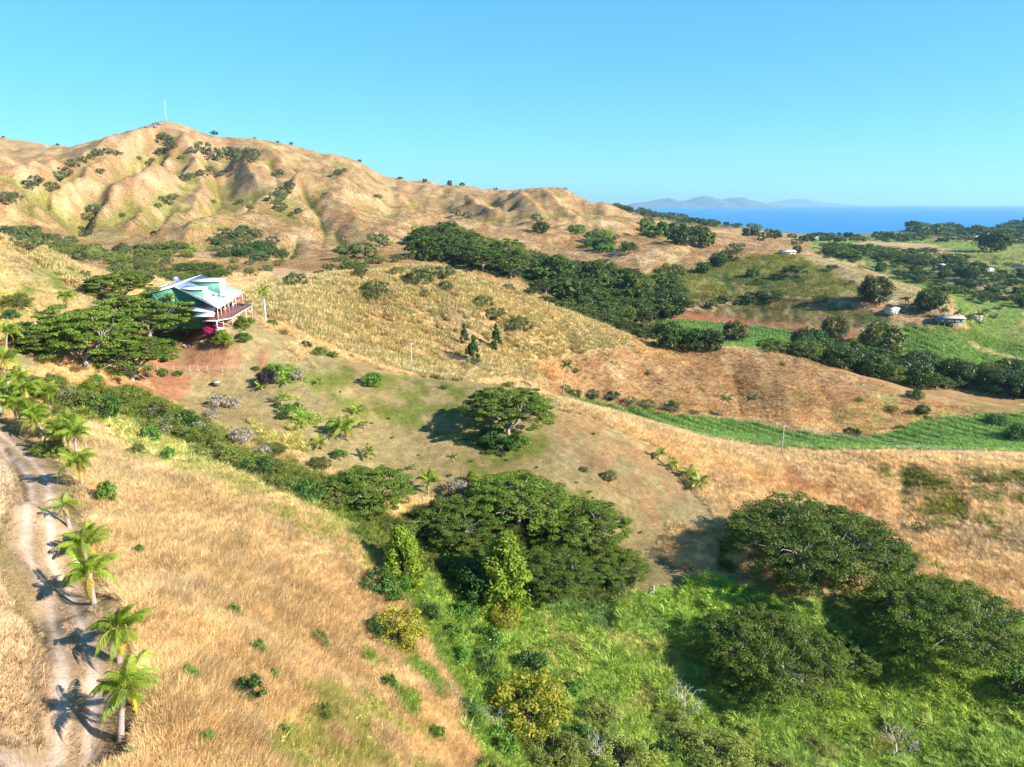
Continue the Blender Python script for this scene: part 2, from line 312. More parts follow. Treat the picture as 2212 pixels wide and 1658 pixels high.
# each stretch of ground: cover, outline (survey pixels), nearest and farthest depth, probability of cover
ZN = [
 ('straw', [(-400,500),(0,505),(110,545),(215,605),(190,650),(60,740),(-400,760)], 90, 330, 1),
 ('yellowg', [(-200,620),(60,640),(100,700),(0,720),(-200,760)], 90, 260, .7),
 ('lawng', [(60,570),(190,590),(180,640),(30,650)], 90, 260, .35),
 ('verge', [(30,770),(150,700),(215,640),(245,660),(200,705),(120,760),(60,810)], 90, 260, 1),
 ('straw', [(520,640),(560,612),(620,612),(850,560),(1000,570),(1150,630),(1300,690),(1450,745),(1300,800),(1150,820),(1000,822),(900,815),(820,800),(640,735),(570,705)], 196, 340, 1),
 ('litter', [(760,690),(900,640),(1050,680),(1100,740),(950,760)], 196, 340, .3),
 ('hill', [(1150,780),(1400,740),(1650,765),(2300,860),(2300,920),(1500,900),(1200,880)], 200, 345, .8),
 ('rust', [(1250,820),(1700,820),(2300,880),(2300,990),(1900,960),(1500,920),(1200,880)], 225, 330, .6),
 ('yellowg', [(1700,850),(2212,850),(2212,900),(1850,930)], 225, 330, .22),
 ('rust', [(1350,740),(1440,720),(1500,765),(1420,775)], 300, 345, 1),
 ('cane', [(1185,866),(1250,868),(1400,890),(1520,902),(1650,918),(1720,940),(1830,948),(1930,940),(2000,912),(2100,898),(2400,885),(2500,1060),(1690,1040),(1400,960),(1200,890)], 214, 340, 1),
 ('gold', [(1150,860),(1500,955),(1800,1000),(2300,970),(2300,1090),(1700,1060),(1450,980),(1200,905)], 150, 212, 1),
 ('rust', [(1500,990),(1800,1050),(2300,1040),(2300,1400),(2050,1280),(1960,1180),(1850,1090),(1600,1060)], 110, 212, .25),
 ('pinkf', [(1690,1010),(1800,1030),(1900,1080),(1940,1140),(1880,1160),(1780,1080),(1700,1060)], 110, 212, .55),
 ('olive', [(1900,1010),(2300,1010),(2300,1200),(2100,1150),(1950,1120)], 110, 212, .4),
 # spur lawn
 ('lawn', [(430,720),(560,700),(640,728),(700,755),(770,778),(850,806),(900,812),(1040,826),(1150,850),(1230,880),(1330,925),(1420,975),(1480,1040),(1540,1095),(1540,1140),(1440,1140),(1410,1190),(1470,1230),(1540,1262),(1700,1290),(1640,1300),(1390,1296),(1300,1230),(1250,1180),(1100,1100),(980,1100),(860,1060),(780,1040),(700,1000),(640,1010),(560,980),(480,930),(400,880),(330,850),(300,800),(340,740)], 100, 212, 1),
 ('lawng', [(780,800),(1020,830),(1000,950),(880,930),(800,880)], 100, 212, .55),
 ('lawng', [(640,800),(760,790),(800,900),(660,900)], 100, 212, .5),
 ('lawng', [(900,1000),(1180,960),(1300,1120),(1050,1080)], 100, 212, .4),
 ('green', [(570,800),(640,790),(690,880),(700,960),(640,930),(590,860)], 100, 200, .75),
 ('yellowg', [(540,900),(640,930),(690,990),(560,960)], 100, 200, .6),
 ('lawng', [(990,930),(1180,940),(1170,985),(1060,985),(1010,960)], 100, 200, .85),
 ('soil', [(300,790),(350,745),(400,712),(450,715),(520,740),(600,760),(560,800),(430,812),(330,812)], 120, 200, .8),
 ('soil', [(190,830),(330,812),(420,815),(400,870),(300,880),(190,860)], 120, 200, .9),
 ('litter', [(1150,900),(1260,890),(1400,960),(1500,1060),(1400,1150),(1250,1000)], 100, 200, .6),
 ('gold', [(1200,868),(1290,890),(1400,935),(1500,985),(1600,1050),(1560,1070),(1500,1030),(1400,962),(1290,905),(1215,885)], 130, 212, .85),
 ('lawn', [(1640,1290),(1700,1270),(1830,1285),(1850,1310),(1700,1310)], 100, 160, .9),
 ('gold', [(640,730),(700,745),(700,775),(660,800),(540,800),(600,770)], 150, 200, .4),
 # gully and lower green
 ('scrub', [(100,860),(200,830),(330,860),(420,900),(560,990),(700,1030),(800,1060),(860,1120),(860,1200),(800,1180),(620,1068),(480,1010),(330,950),(240,925),(120,900)], 88, 190, 1),
 ('olive', [(430,900),(560,960),(700,1010),(760,1060),(600,1010),(470,960)], 100, 190, .7),
 ('gold', [(500,960),(700,1000),(740,1050),(640,1020)], 100, 190, .5),
 ('scrub', [(840,1130),(930,1105),(1050,1095),(1180,1110),(1280,1140),(1345,1190),(1385,1240),(1375,1285),(1290,1330),(900,1330),(830,1200)], 80, 160, 1),
 ('green', [(850,1200),(1000,1280),(1300,1310),(1400,1290),(1540,1258),(1660,1275),(1760,1300),(2000,1290),(2212,1360),(2600,1500),(2600,1700),(1060,1700),(1000,1560),(960,1450),(900,1330)], 60, 135, 1),
 ('bright', [(1380,1290),(1540,1258),(1660,1275),(1600,1330),(1450,1350)], 60, 135, .8),
 ('yellowg', [(1150,1330),(1500,1400),(1450,1560),(1250,1600),(1120,1500)], 60, 135, .22),
 ('cane', [(1180,1290),(1330,1310),(1330,1380),(1200,1350)], 60, 135, .6),
 ('yellowg', [(1800,1560),(2000,1560),(1980,1700),(1750,1700)], 60, 135, .25),
 ('scrub', [(1540,1150),(1620,1110),(1760,1100),(1900,1160),(1930,1240),(1860,1275),(1700,1270),(1560,1240)], 100, 160, .8),  # scrub tone under the largest umbrella tree, painted in to deepen its shadow
 ('scrub', [(1850,1190),(1960,1180),(2180,1370),(2212,1420),(2100,1470),(1880,1300)], 90, 150, .8),
 ('yellowg', [(230,900),(330,945),(480,1005),(640,1075),(760,1135),(820,1185),(840,1250),(780,1240),(700,1170),(560,1100),(430,1045),(300,990),(240,960)], 75, 135, .8),
 ('green', [(280,930),(480,1010),(460,1030),(300,970)], 75, 135, .4),
 ('green', [(480,1380),(620,1400),(760,1550),(900,1700),(700,1700),(500,1500)], 36, 95, .35),
 ('yellowg', [(650,1480),(850,1520),(1060,1700),(560,1700)], 36, 95, .36),
 ('green', [(760,1360),(880,1380),(960,1500),(880,1560)], 60, 110, .4),
 # behind the tufted ridge
 ('rust', [(560,620),(640,560),(850,540),(900,560),(1060,590),(1200,620),(1400,700),(1400,780),(900,640)], 345, 520, .75),
 ('pale', [(585,582),(610,576),(650,586),(705,592),(715,606),(640,612),(590,604)], 280, 380, 1),
 ('dark', [(880,510),(960,500),(1060,540),(1180,555),(1300,570),(1450,600),(1480,660),(1400,720),(1300,715),(1220,660),(1120,605),(1000,580),(900,560)], 380, 700, .9),
 ('olive', [(1440,600),(1560,555),(1700,550),(1850,575),(1900,640),(1700,650),(1480,650)], 420, 620, .9),
 ('fieldd', [(1500,590),(1700,570),(1760,610),(1600,640)], 420, 620, .45),
 ('straw', [(1700,540),(1850,572),(1960,605),(2070,660),(1990,665),(1900,640),(1800,590)], 400, 680, 1),
 ('brownfield', [(1420,640),(1700,640),(1900,650),(1950,690),(1860,712),(1620,690),(1450,676)], 380, 560, .85),
 ('olive', [(1420,650),(1700,640),(1900,655),(1950,690),(1700,680)], 380, 560, .35),
 ('soil', [(1840,640),(1900,655),(1960,672),(1850,668)], 380, 560, .9),
 ('soil', [(1745,655),(1790,655),(1785,670),(1740,672)], 380, 560, .9),
 ('redfield', [(1440,672),(1500,676),(1650,695),(1770,712),(1900,728),(1860,745),(1700,722),(1450,690)], 380, 540, 1),
 ('cane', [(1440,690),(1600,702),(1760,722),(1780,760),(1500,770),(1420,720)], 350, 520, 1),
 ('field', [(1900,700),(1960,712),(2100,712),(2400,760),(2400,880),(2000,810),(1760,790)], 330, 520, 1),
 ('cane', [(1930,720),(2100,740),(2400,790),(2400,860),(1990,790)], 330, 520, .7),
 ('fieldd', [(1900,670),(2060,690),(2080,712),(1900,712),(1850,690)], 380, 560, .8),
 ('field', [(2050,640),(2400,640),(2400,770),(2100,715)], 400, 760, .85),
 ('field', [(1750,516),(2400,516),(2400,700),(2050,665),(1900,590),(1750,545)], 620, 2300, .8),
 ('fieldd', [(1750,540),(2400,560),(2400,660),(1950,610)], 620, 1300, .5),
 ('gold', [(1850,520),(2020,528),(2070,545),(1980,552),(1860,535)], 700, 1500, .8),
 ('pinkf', [(2020,508),(2130,512),(2120,522),(2020,518)], 1100, 2300, .9),
 ('yellowg', [(2100,540),(2300,540),(2300,575),(2120,570)], 700, 1300, .6),
 ('farhill', [(1940,488),(2400,478),(2400,518),(1940,510)], 1500, 2600, .9),
 ('farhill', [(1300,440),(1480,460),(1640,495),(1500,490),(1330,465)], 1150, 2600, .5),
 ('shore', [(1600,500),(1950,500),(1950,518),(1600,512)], 1500, 2600, .8),
 ('yellowg', [(1370,490),(1450,480),(1480,520),(1390,515)], 600, 1100, .5),
]
def cover(GX, GY, GZ, PU, PV, PD, rd):
    sh = GX.shape
    n1 = fbm(GX / 7, GY / 7, 3, 41); n2 = fbm(GX / 7, GY / 7, 3, 57); big = fbm(GX / 40, GY / 40, 3, 77) ; pick = vnoise(GX / 9, GY / 9, 91) * .6 + vnoise(GX / 2.7, GY / 2.7, 92) * .4
    s = np.maximum(PD, 20)
    U = PU + n1 * F * 4.5 / s; V = PV + n2 * F * 3.0 / s
    code = np.full(sh, CODE['gold'])
    R_ = np.hypot(GX, GY)
    code[(R_ > 330)] = CODE['rust']; code[(R_ > 470)] = CODE['hill']
    code[(R_ > 470) & (pick > 0.55)] = CODE['gold']; code[(R_ > 560) & (pick < 0.36)] = CODE['hill']
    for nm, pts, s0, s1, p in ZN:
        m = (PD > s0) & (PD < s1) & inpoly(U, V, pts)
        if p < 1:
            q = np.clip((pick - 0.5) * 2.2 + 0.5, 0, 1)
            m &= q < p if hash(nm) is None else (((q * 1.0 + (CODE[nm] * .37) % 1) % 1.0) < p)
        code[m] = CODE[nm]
    offl = (PD < 20) | (PU < -400) | (PU > 2650)
    code[offl & (GX > 0) & (big > -0.05)] = CODE['olive']
    code[(side > 0) & (fd < 40)] = CODE['bank']
    return code, pick, big
code, pick, big = cover(GX, GY, Z, PU, PV, PD, rd)
lumpy = smooth(np.isin(code, [CODE['green'], CODE['bright'], CODE['scrub']]).astype(float), 7, 7) * (RR < 200)
Z = Z + lumpy * (2.6 * np.clip(fbm(GX / 5.5, GY / 5.5, 3, 202) + .1, -.1, 1) + 1.2 * np.clip(fbm(GX / 2.2, GY / 2.2, 2, 203), 0, 1))
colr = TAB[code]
# soften edges of cover
for c in range(3): colr[..., c] = smooth(colr[..., c], 3, 3)
# concave ground keeps greener on the hills
lap = smooth(Z, 13, 13) - Z
lapn = np.clip(lap / (0.0028 * RR + .3), -1, 1)
gm = np.clip(lapn * 1.4 + fbm(GX / 35, GY / 35, 3, 3) * 2.0 - 0.25, 0, 1) * np.clip((RR - 430) / 150, 0, 1) * (np.isin(code, [CODE['hill'], CODE['gold'], CODE['rust']]))
lowg = np.clip(1 - np.abs(PV - 480) / 70, 0, 1) * (PU < 640) * np.clip((RR - 430) / 100, 0, 1)
gm = np.clip(gm * .75 + lowg * np.clip(fbm(GX / 28, GY / 28, 3, 8) * 4 + .1, 0, 1) * .7, 0, .8)[..., None]
colr = colr * (1 - gm) + (lin(150, 150, 66) * K_EXP) * gm
# bare reddish earth on some spurs
em = (np.clip(-lapn * .8 + fbm(GX / 22, GY / 22, 4, 66) * 2.6 - .45, 0, 1) * np.clip((RR - 380) / 150, 0, 1) * (PV < 640))[..., None] * .3
colr = colr * (1 - em) + (lin(190, 130, 98) * K_EXP) * em
colr = colr * (1 + 0.35 * big[..., None]) * (1 + .3 * fbm(GX / 4.1, GY / 4.1, 2, 12)[..., None]) * (1 + .35 * fbm(GX / 11, GY / 11, 3, 13) * np.clip(RR / 400, .3, 1))[..., None]
hue = fbm(GX / 18, GY / 18, 3, 101)
colr[..., 0] *= 1 + .14 * hue; colr[..., 2] *= 1 - .25 * hue
# drive: wheel tracks, crown and verge
tr = np.minimum(np.abs(rd - 0.78), 9)
rn = fbm(GX / 2.4, GY / 2.4, 2, 19); rn2 = fbm(GX / 5, GY / 5, 2, 20)
wv = np.clip(1 - (rd - 3.0 - rn * 1.2 - rn2 * 1.5) / .8, 0, 1)[..., None] * (1 - np.clip(side * (fd > .5), 0, 1))[..., None]
onroad = (GY < 110)[..., None]
colr = np.where(onroad, colr * (1 - wv) + (lin(176, 154, 110) * K_EXP * (1 + .2 * rn[..., None])) * wv, colr)
wr = np.clip(1 - (rd - 1.7 - rn * .8) / .5, 0, 1)[..., None]
colr = np.where(onroad, colr * (1 - wr) + (lin(198, 168, 132) * K_EXP * (1 + .15 * rn[..., None])) * wr, colr)
wt = (np.exp(-(tr / (.36 + .2 * rn2)) ** 2) * np.clip(.85 + rn * .5, 0, 1))[..., None] * .9
colr = np.where(onroad, colr * (1 - wt) + (lin(252, 222, 200) * K_EXP) * wt, colr)
# rough track round the right hill and other tracks
for pts, smin, wdt, cn in (([(1480,668),(1600,650),(1680,640),(1760,646),(1850,660),(1900,672)], 380, 1.3, 'pale'), ([(1900,676),(1960,690),(2000,692),(2040,694)], 380, 2.6, 'pale'),
                           ([(2200,645),(2130,625),(2110,612)], 500, 4, 'pale'), ([(2030,608),(2120,614),(2160,618)], 500, 3, 'pale'), ([(2000,505),(2030,512),(2050,520)], 1200, 9, 'pale'),
                           ([(2100,745),(2160,768),(2212,780)], 380, 2.2, 'straw'), ([(395,316),(410,322),(470,327)], 700, 3.5, 'pale')):
    d, _ = dist_poly(GX, GY, [hit(u, v, smin)[:2] for u, v in pts])
    k = np.clip(1 - (d - wdt) / (wdt * .5), 0, 1)[..., None] * .85
    colr = colr * (1 - k) + COV[cn] * k
colr = np.clip(colr, .008, .75)

def grid_at(arr, x, y):
    a = np.arctan2(x, y); b = np.log(np.maximum(np.hypot(x, y), 3.01))
    i = np.clip(np.round(np.interp(a, AZ, np.arange(len(AZ)))).astype(int), 0, len(AZ) - 1)
    j = np.clip(np.round(np.interp(b, LR, np.arange(len(LR)))).astype(int), 0, len(LR) - 1)
    return arr[i, j]

# ------------------------------------------------------------------ materials
def nodes(name):
    m = bpy.data.materials.new(name); m.use_nodes = True
    t = m.node_tree; b = t.nodes['Principled BSDF']; return m, t, b
def N(t, ty, **kw):
    n = t.nodes.new(ty)
    for k, v in kw.items():
        if k in n.inputs: n.inputs[k].default_value = v
        else: setattr(n, k, v)
    return n
def ramp(t, src, stops):
    r = t.nodes.new('ShaderNodeValToRGB'); e = r.color_ramp.elements
    for i, (p, c) in enumerate(stops):
        if i < 2: e[i].position = p; e[i].color = (*c, 1)
        else: k = e.new(p); k.color = (*c, 1)
    t.links.new(src, r.inputs[0]); return r.outputs[0]
def mixc(t, fac, a, b, mode='MIX'):
    n = t.nodes.new('ShaderNodeMix'); n.data_type = 'RGBA'; n.blend_type = mode; n.clamp_factor = True
    for sock, v in ((n.inputs[0], fac), (n.inputs[6], a), (n.inputs[7], b)):
        if isinstance(v, bpy.types.NodeSocket): t.links.new(v, sock)
        elif isinstance(v, (int, float)): sock.default_value = v
        else: sock.default_value = (*v, 1)
    return n.outputs[2]
def plain(name, col, rough=.7, var=.18, scale=3.0, metal=0.0, bump=0.0):
    m, t, b = nodes(name)
    tc = N(t, 'ShaderNodeTexCoord'); nz = N(t, 'ShaderNodeTexNoise', Scale=scale, Detail=6.0)
    t.links.new(tc.outputs['Object'], nz.inputs['Vector'])
    c = np.array(col) * .86
    o = ramp(t, nz.outputs['Fac'], [(.3, tuple(np.clip(c * (1 - var), 0, 1))), (.7, tuple(np.clip(c * (1 + var), 0, 1)))])
    t.links.new(o, b.inputs['Base Color']); b.inputs['Roughness'].default_value = rough; b.inputs['Metallic'].default_value = metal
    if bump:
        bn = N(t, 'ShaderNodeBump', Strength=bump, Distance=.05); t.links.new(nz.outputs['Fac'], bn.inputs['Height']); t.links.new(bn.outputs[0], b.inputs['Normal'])
    return m
def leafmat(name, col, col2=None, trans=.3, objvar=.25, rough=.6, leafvar=.45, attr='var'):
    """foliage: every leaf and every plant a little different, light shining through the leaves"""
    m, t, b = nodes(name)
    col = np.array(col) * .84; col2 = .84 * np.array(col2 if col2 is not None else col * np.array([1.5, 1.25, .9]) / .84)
    at = N(t, 'ShaderNodeAttribute', attribute_name=attr); oi = N(t, 'ShaderNodeObjectInfo')
    c = mixc(t, at.outputs['Fac'], tuple(col), tuple(np.clip(col2, 0, 1)))
    mr = N(t, 'ShaderNodeMapRange'); t.links.new(oi.outputs['Random'], mr.inputs[0]); mr.inputs[3].default_value = 1 - objvar; mr.inputs[4].default_value = 1 + objvar
    vm = N(t, 'ShaderNodeVectorMath', operation='SCALE'); t.links.new(c, vm.inputs[0]); t.links.new(mr.outputs[0], vm.inputs['Scale'])
    t.links.new(vm.outputs[0], b.inputs['Base Color']); b.inputs['Roughness'].default_value = rough; b.inputs['Specular IOR Level'].default_value = .25
    tr = N(t, 'ShaderNodeBsdfTranslucent'); vm2 = N(t, 'ShaderNodeVectorMath', operation='MULTIPLY'); vm2.inputs[1].default_value = (1.15, 1.2, .5)
    t.links.new(vm.outputs[0], vm2.inputs[0]); t.links.new(vm2.outputs[0], tr.inputs[0])
    ms = N(t, 'ShaderNodeMixShader'); ms.inputs[0].default_value = trans
    t.links.new(b.outputs[0], ms.inputs[1]); t.links.new(tr.outputs[0], ms.inputs[2])
    t.links.new(ms.outputs[0], t.nodes['Material Output'].inputs[0]); return m
def grassmat(name, trans=.25, gain=1.0):
    m, t, b = nodes(name)
    at = N(t, 'ShaderNodeAttribute', attribute_name='tint', attribute_type='INSTANCER'); va = N(t, 'ShaderNodeAttribute', attribute_name='var')
    mr = N(t, 'ShaderNodeMapRange'); t.links.new(va.outputs['Fac'], mr.inputs[0]); mr.inputs[3].default_value = .8 * gain; mr.inputs[4].default_value = 1.3 * gain
    vm = N(t, 'ShaderNodeVectorMath', operation='SCALE'); t.links.new(at.outputs['Color'], vm.inputs[0]); t.links.new(mr.outputs[0], vm.inputs['Scale'])
    t.links.new(vm.outputs[0], b.inputs['Base Color']); b.inputs['Roughness'].default_value = .7; b.inputs['Specular IOR Level'].default_value = .15
    tr = N(t, 'ShaderNodeBsdfTranslucent'); t.links.new(vm.outputs[0], tr.inputs[0])
    ms = N(t, 'ShaderNodeMixShader'); ms.inputs[0].default_value = trans
    t.links.new(b.outputs[0], ms.inputs[1]); t.links.new(tr.outputs[0], ms.inputs[2])
    t.links.new(ms.outputs[0], t.nodes['Material Output'].inputs[0]); return m
def ground_mat():
    m, t, b = nodes('ground_cover')
    at = N(t, 'ShaderNodeAttribute', attribute_name='ground'); tc = N(t, 'ShaderNodeTexCoord')
    col = at.outputs['Color']
    hs_ = []
    for sc_, lo, hi, st in ((5.0, .74, 1.22, 0), (.6, .76, 1.22, 0), (.15, .78, 1.2, 0), (.05, .88, 1.12, 0)):
        nz = N(t, 'ShaderNodeTexNoise', Scale=sc_, Detail=5.0, Roughness=.65); t.links.new(tc.outputs['Object'], nz.inputs['Vector'])
        mr = N(t, 'ShaderNodeMapRange'); t.links.new(nz.outputs['Fac'], mr.inputs[0]); mr.inputs[1].default_value = .3; mr.inputs[2].default_value = .7; mr.inputs[3].default_value = lo; mr.inputs[4].default_value = hi
        vm = N(t, 'ShaderNodeVectorMath', operation='SCALE'); t.links.new(col, vm.inputs[0]); t.links.new(mr.outputs[0], vm.inputs['Scale']); col = vm.outputs[0]; hs_.append(nz)
    t.links.new(col, b.inputs['Base Color']); b.inputs['Roughness'].default_value = .95; b.inputs['Specular IOR Level'].default_value = .05
    bn = N(t, 'ShaderNodeBump', Strength=.25, Distance=.12); t.links.new(hs_[0].outputs['Fac'], bn.inputs['Height'])
    bn2 = N(t, 'ShaderNodeBump', Strength=.55, Distance=.5); t.links.new(hs_[1].outputs['Fac'], bn2.inputs['Height']); t.links.new(bn.outputs[0], bn2.inputs['Normal'])
    t.links.new(bn2.outputs[0], b.inputs['Normal']); return m

def mk_terrain():
    na, nr = Z.shape
    co = np.stack([GX, GY, Z], -1).reshape(-1, 3)
    idx = np.arange(na * nr).reshape(na, nr)
    f = np.stack([idx[:-1, :-1], idx[1:, :-1], idx[1:, 1:], idx[:-1, 1:]], -1).reshape(-1, 4)[:, ::-1]
    wrap = np.stack([idx[-1, :-1], idx[0, :-1], idx[0, 1:], idx[-1, 1:]], -1)[:, ::-1]
    # centre cap below the camera
    c0 = len(co); co = np.concatenate([co, [[0, 0, float(Z[:, 0].mean())]]])
    f = np.concatenate([f, wrap])
    me = bpy.data.meshes.new('terrain')
    tri = np.stack([np.full(na, c0), np.roll(idx[:, 0], -1), idx[:, 0]], -1)
    li = np.concatenate([f.ravel(), tri.ravel()]).astype(np.int32)
    ls = np.concatenate([np.arange(0, f.size, 4), f.size + np.arange(0, tri.size, 3)]).astype(np.int32)
    me.vertices.add(len(co)); me.vertices.foreach_set('co', co.ravel())
    me.loops.add(len(li)); me.loops.foreach_set('vertex_index', li)
    me.polygons.add(len(ls)); me.polygons.foreach_set('loop_start', ls)
    me.polygons.foreach_set('use_smooth', np.ones(len(ls), bool))
    at = me.attributes.new('ground', 'FLOAT_COLOR', 'POINT')
    cc = np.concatenate([colr.reshape(-1, 3), colr[:1, 0]]); cc = np.concatenate([cc, np.ones((len(cc), 1))], 1)
    at.data.foreach_set('color', cc.ravel().astype(np.float32))
    me.update(calc_edges=True)
    return me
me = mk_terrain(); me.materials.append(ground_mat())
terrain = bpy.data.objects.new('terrain', me); COL.objects.link(terrain); terrain['kind'] = 'structure'
# sea
bm = bmesh.new()
rings = [0, 400, 900, 1500, 2200, 3000, 4200, 6000, 9000, 13000, 19000, 26000, 34000, 41000]
prev = None
for r_ in rings:
    cur = [bm.verts.new((r_ * math.sin(2 * math.pi * i / 96), r_ * math.cos(2 * math.pi * i / 96), 0)) for i in range(96)] if r_ else [bm.verts.new((0, 0, 0))]
    if prev is not None:
        for i in range(96):
            j = (i + 1) % 96
            if len(prev) == 1: bm.faces.new((prev[0], cur[j], cur[i]))
            else: bm.faces.new((prev[i], prev[j], cur[j], cur[i]))
    prev = cur
me = bpy.data.meshes.new('sea'); bm.to_mesh(me); bm.free()
m, t, b = nodes('sea_water')
tc = N(t, 'ShaderNodeTexCoord'); nz = N(t, 'ShaderNodeTexNoise', Scale=.0012, Detail=4.0)
mp = N(t, 'ShaderNodeMapping'); mp.inputs['Scale'].default_value = (.25, 1, 1); t.links.new(tc.outputs['Object'], mp.inputs[0]); t.links.new(mp.outputs[0], nz.inputs['Vector'])
o_ = ramp(t, nz.outputs['Fac'], [(.3, (.006, .12, .36)), (.7, (.012, .16, .42))]); t.links.new(o_, b.inputs['Base Color'])
b.inputs['Roughness'].default_value = .35; b.inputs['Specular IOR Level'].default_value = .25
nz2 = N(t, 'ShaderNodeTexNoise', Scale=.25, Detail=5.0); bn = N(t, 'ShaderNodeBump', Strength=.35, Distance=.6)
t.links.new(tc.outputs['Object'], nz2.inputs['Vector']); t.links.new(nz2.outputs['Fac'], bn.inputs['Height']); t.links.new(bn.outputs[0], b.inputs['Normal'])
me.materials.append(m)
for p in me.polygons: p.use_smooth = False
sea = bpy.data.objects.new('sea', me); COL.objects.link(sea); sea['kind'] = 'structure'
print('ground', round(time.time() - T0, 1))
# ------------------------------------------------------------------ mesh helpers
def mesh_from(name, co, quads=None, tris=None, var=None, mat=None, smooth_=False, mats=None, mi=None):
    me = bpy.data.meshes.new(name)
    li = []; ls = []; k = 0
    if quads is not None and len(quads): li.append(np.asarray(quads).ravel()); ls.append(np.arange(len(quads)) * 4); k = len(quads) * 4
    if tris is not None and len(tris): li.append(np.asarray(tris).ravel()); ls.append(k + np.arange(len(tris)) * 3)
    li = np.concatenate(li).astype(np.int32); ls = np.concatenate(ls).astype(np.int32)
    me.vertices.add(len(co)); me.vertices.foreach_set('co', np.asarray(co, np.float32).ravel())
    me.loops.add(len(li)); me.loops.foreach_set('vertex_index', li)
    me.polygons.add(len(ls)); me.polygons.foreach_set('loop_start', ls)
    if smooth_: me.polygons.foreach_set('use_smooth', np.ones(len(ls), bool))
    if var is not None:
        a = me.attributes.new('var', 'FLOAT', 'FACE'); a.data.foreach_set('value', np.asarray(var, np.float32))
    if mi is not None: me.polygons.foreach_set('material_index', np.asarray(mi, np.int32))
    me.update(calc_edges=True)
    for m_ in (mats or ([mat] if mat else [])): me.materials.append(m_)
    return me
class Geo:
    """collects tubes, boxes and loose quads into one mesh"""
    def __init__(s): s.co = []; s.q = []; s.t = []; s.n = 0; s.vq = []; s.vt = []
    def add(s, co, q=None, t=None, v=.5):
        co = np.asarray(co, float); 
        if q is not None and len(q): s.q.append(np.asarray(q) + s.n); s.vq.append(np.full(len(q), v) if np.isscalar(v) else np.asarray(v))
        if t is not None and len(t): s.t.append(np.asarray(t) + s.n); s.vt.append(np.full(len(t), v) if np.isscalar(v) else np.asarray(v))
        s.co.append(co); s.n += len(co)
    def tube(s, pts, rad, k=6, cap=True, v=.5):
        pts = np.asarray(pts, float); m = len(pts); rad = np.broadcast_to(rad, (m,))
        d = np.gradient(pts, axis=0); d /= np.linalg.norm(d, axis=1)[:, None] + 1e-9
        up = np.array([0, 0, 1.]) if abs(d[0, 2]) < .9 else np.array([1., 0, 0])
        a = np.cross(d, up); a /= np.linalg.norm(a, axis=1)[:, None] + 1e-9; b = np.cross(a, d)
        th = np.arange(k) * 2 * np.pi / k
        co = pts[:, None] + rad[:, None, None] * (np.cos(th)[None, :, None] * a[:, None] + np.sin(th)[None, :, None] * b[:, None])
        co = co.reshape(-1, 3); i = np.arange(m - 1)[:, None] * k; j = np.arange(k)[None]; j2 = (j + 1) % k
        q = np.stack([i + j, i + j2, i + k + j2, i + k + j], -1).reshape(-1, 4)
        t = []
        if cap: t = [(0, x + 1, x) for x in range(1, k - 1)] + [((m - 1) * k, (m - 1) * k + x, (m - 1) * k + x + 1) for x in range(1, k - 1)]
        s.add(co, q, np.array(t) if len(t) else None, v)
    def box(s, x0, x1, y0, y1, z0, z1, v=.5):
        co = [(x, y, z) for z in (z0, z1) for y in (y0, y1) for x in (x0, x1)]
        s.add(co, [(0, 2, 3, 1), (4, 5, 7, 6), (0, 1, 5, 4), (2, 6, 7, 3), (0, 4, 6, 2), (1, 3, 7, 5)], v=v)
    def prism(s, poly, thick, v=.5):
        """a plate: polygon corners in space (counter-clockwise from above) given thickness downwards"""
        p = np.asarray(poly, float); m = len(p); co = np.concatenate([p, p - [0, 0, thick]])
        t = [(0, i, i + 1) for i in range(1, m - 1)] + [(m, m + i + 1, m + i) for i in range(1, m - 1)]
        q = [(i, m + i, m + (i + 1) % m, (i + 1) % m) for i in range(m)]
        s.add(co, q, t, v)
    def mesh(s, name, mat, smooth_=False):
        co = np.concatenate(s.co)
        return mesh_from(name, co, np.concatenate(s.q) if s.q else None, np.concatenate(s.t) if s.t else None,
                         np.concatenate(s.vq + s.vt), mat, smooth_)
def obj(name, me, parent=None, loc=None, rz=None, sc=None, **kw):
    o = bpy.data.objects.new(name, me); COL.objects.link(o)
    if parent is not None: o.parent = parent
    if loc is not None: o.location = loc
    if rz is not None: o.rotation_euler[2] = rz
    if sc is not None: o.scale = (sc, sc, sc) if np.isscalar(sc) else sc
    for k, v in kw.items(): o[k] = v
    return o
def thing(name, label, category, loc=(0, 0, 0), rz=0, sc=1, group=None):
    o = obj(name, None, None, loc, rz, sc, label=label, category=category)
    o.empty_display_size = .2
    if group: o['group'] = group
    return o
def leaves(centers, radii, per, size, flat=.5, aspect=.5, seed=0, up=.6, shell=.5):
    """leaf quads gathered in clumps; returns geometry arrays"""
    g = np.random.default_rng(seed); nC = len(centers); Nn = nC * per
    c = np.repeat(centers, per, 0); r = np.repeat(radii, per, 0)
    d = g.normal(size=(Nn, 3)); d /= np.linalg.norm(d, axis=1)[:, None]
    rr = shell + (1 - shell) * g.random(Nn) ** .6
    p = c + d * (r * rr)[:, None] * np.array([1, 1, flat])
    nrm = d * (1 - up) + np.array([0, 0, up]) + g.normal(size=(Nn, 3)) * .45; nrm /= np.linalg.norm(nrm, axis=1)[:, None]
    t = np.cross(nrm, g.normal(size=(Nn, 3))); t /= np.linalg.norm(t, axis=1)[:, None]; b = np.cross(nrm, t)
    s = size * (.6 + .8 * g.random(Nn))[:, None]
    co = np.stack([p - t * s, p - b * s * aspect + nrm * s * .12, p + t * s, p + b * s * aspect + nrm * s * .12], 1).reshape(-1, 3)
    q = np.arange(Nn * 4).reshape(-1, 4)
    var = np.clip(np.repeat(g.random(nC) * .6, per) + g.random(Nn) * .4, 0, 1)
    return co, q, var

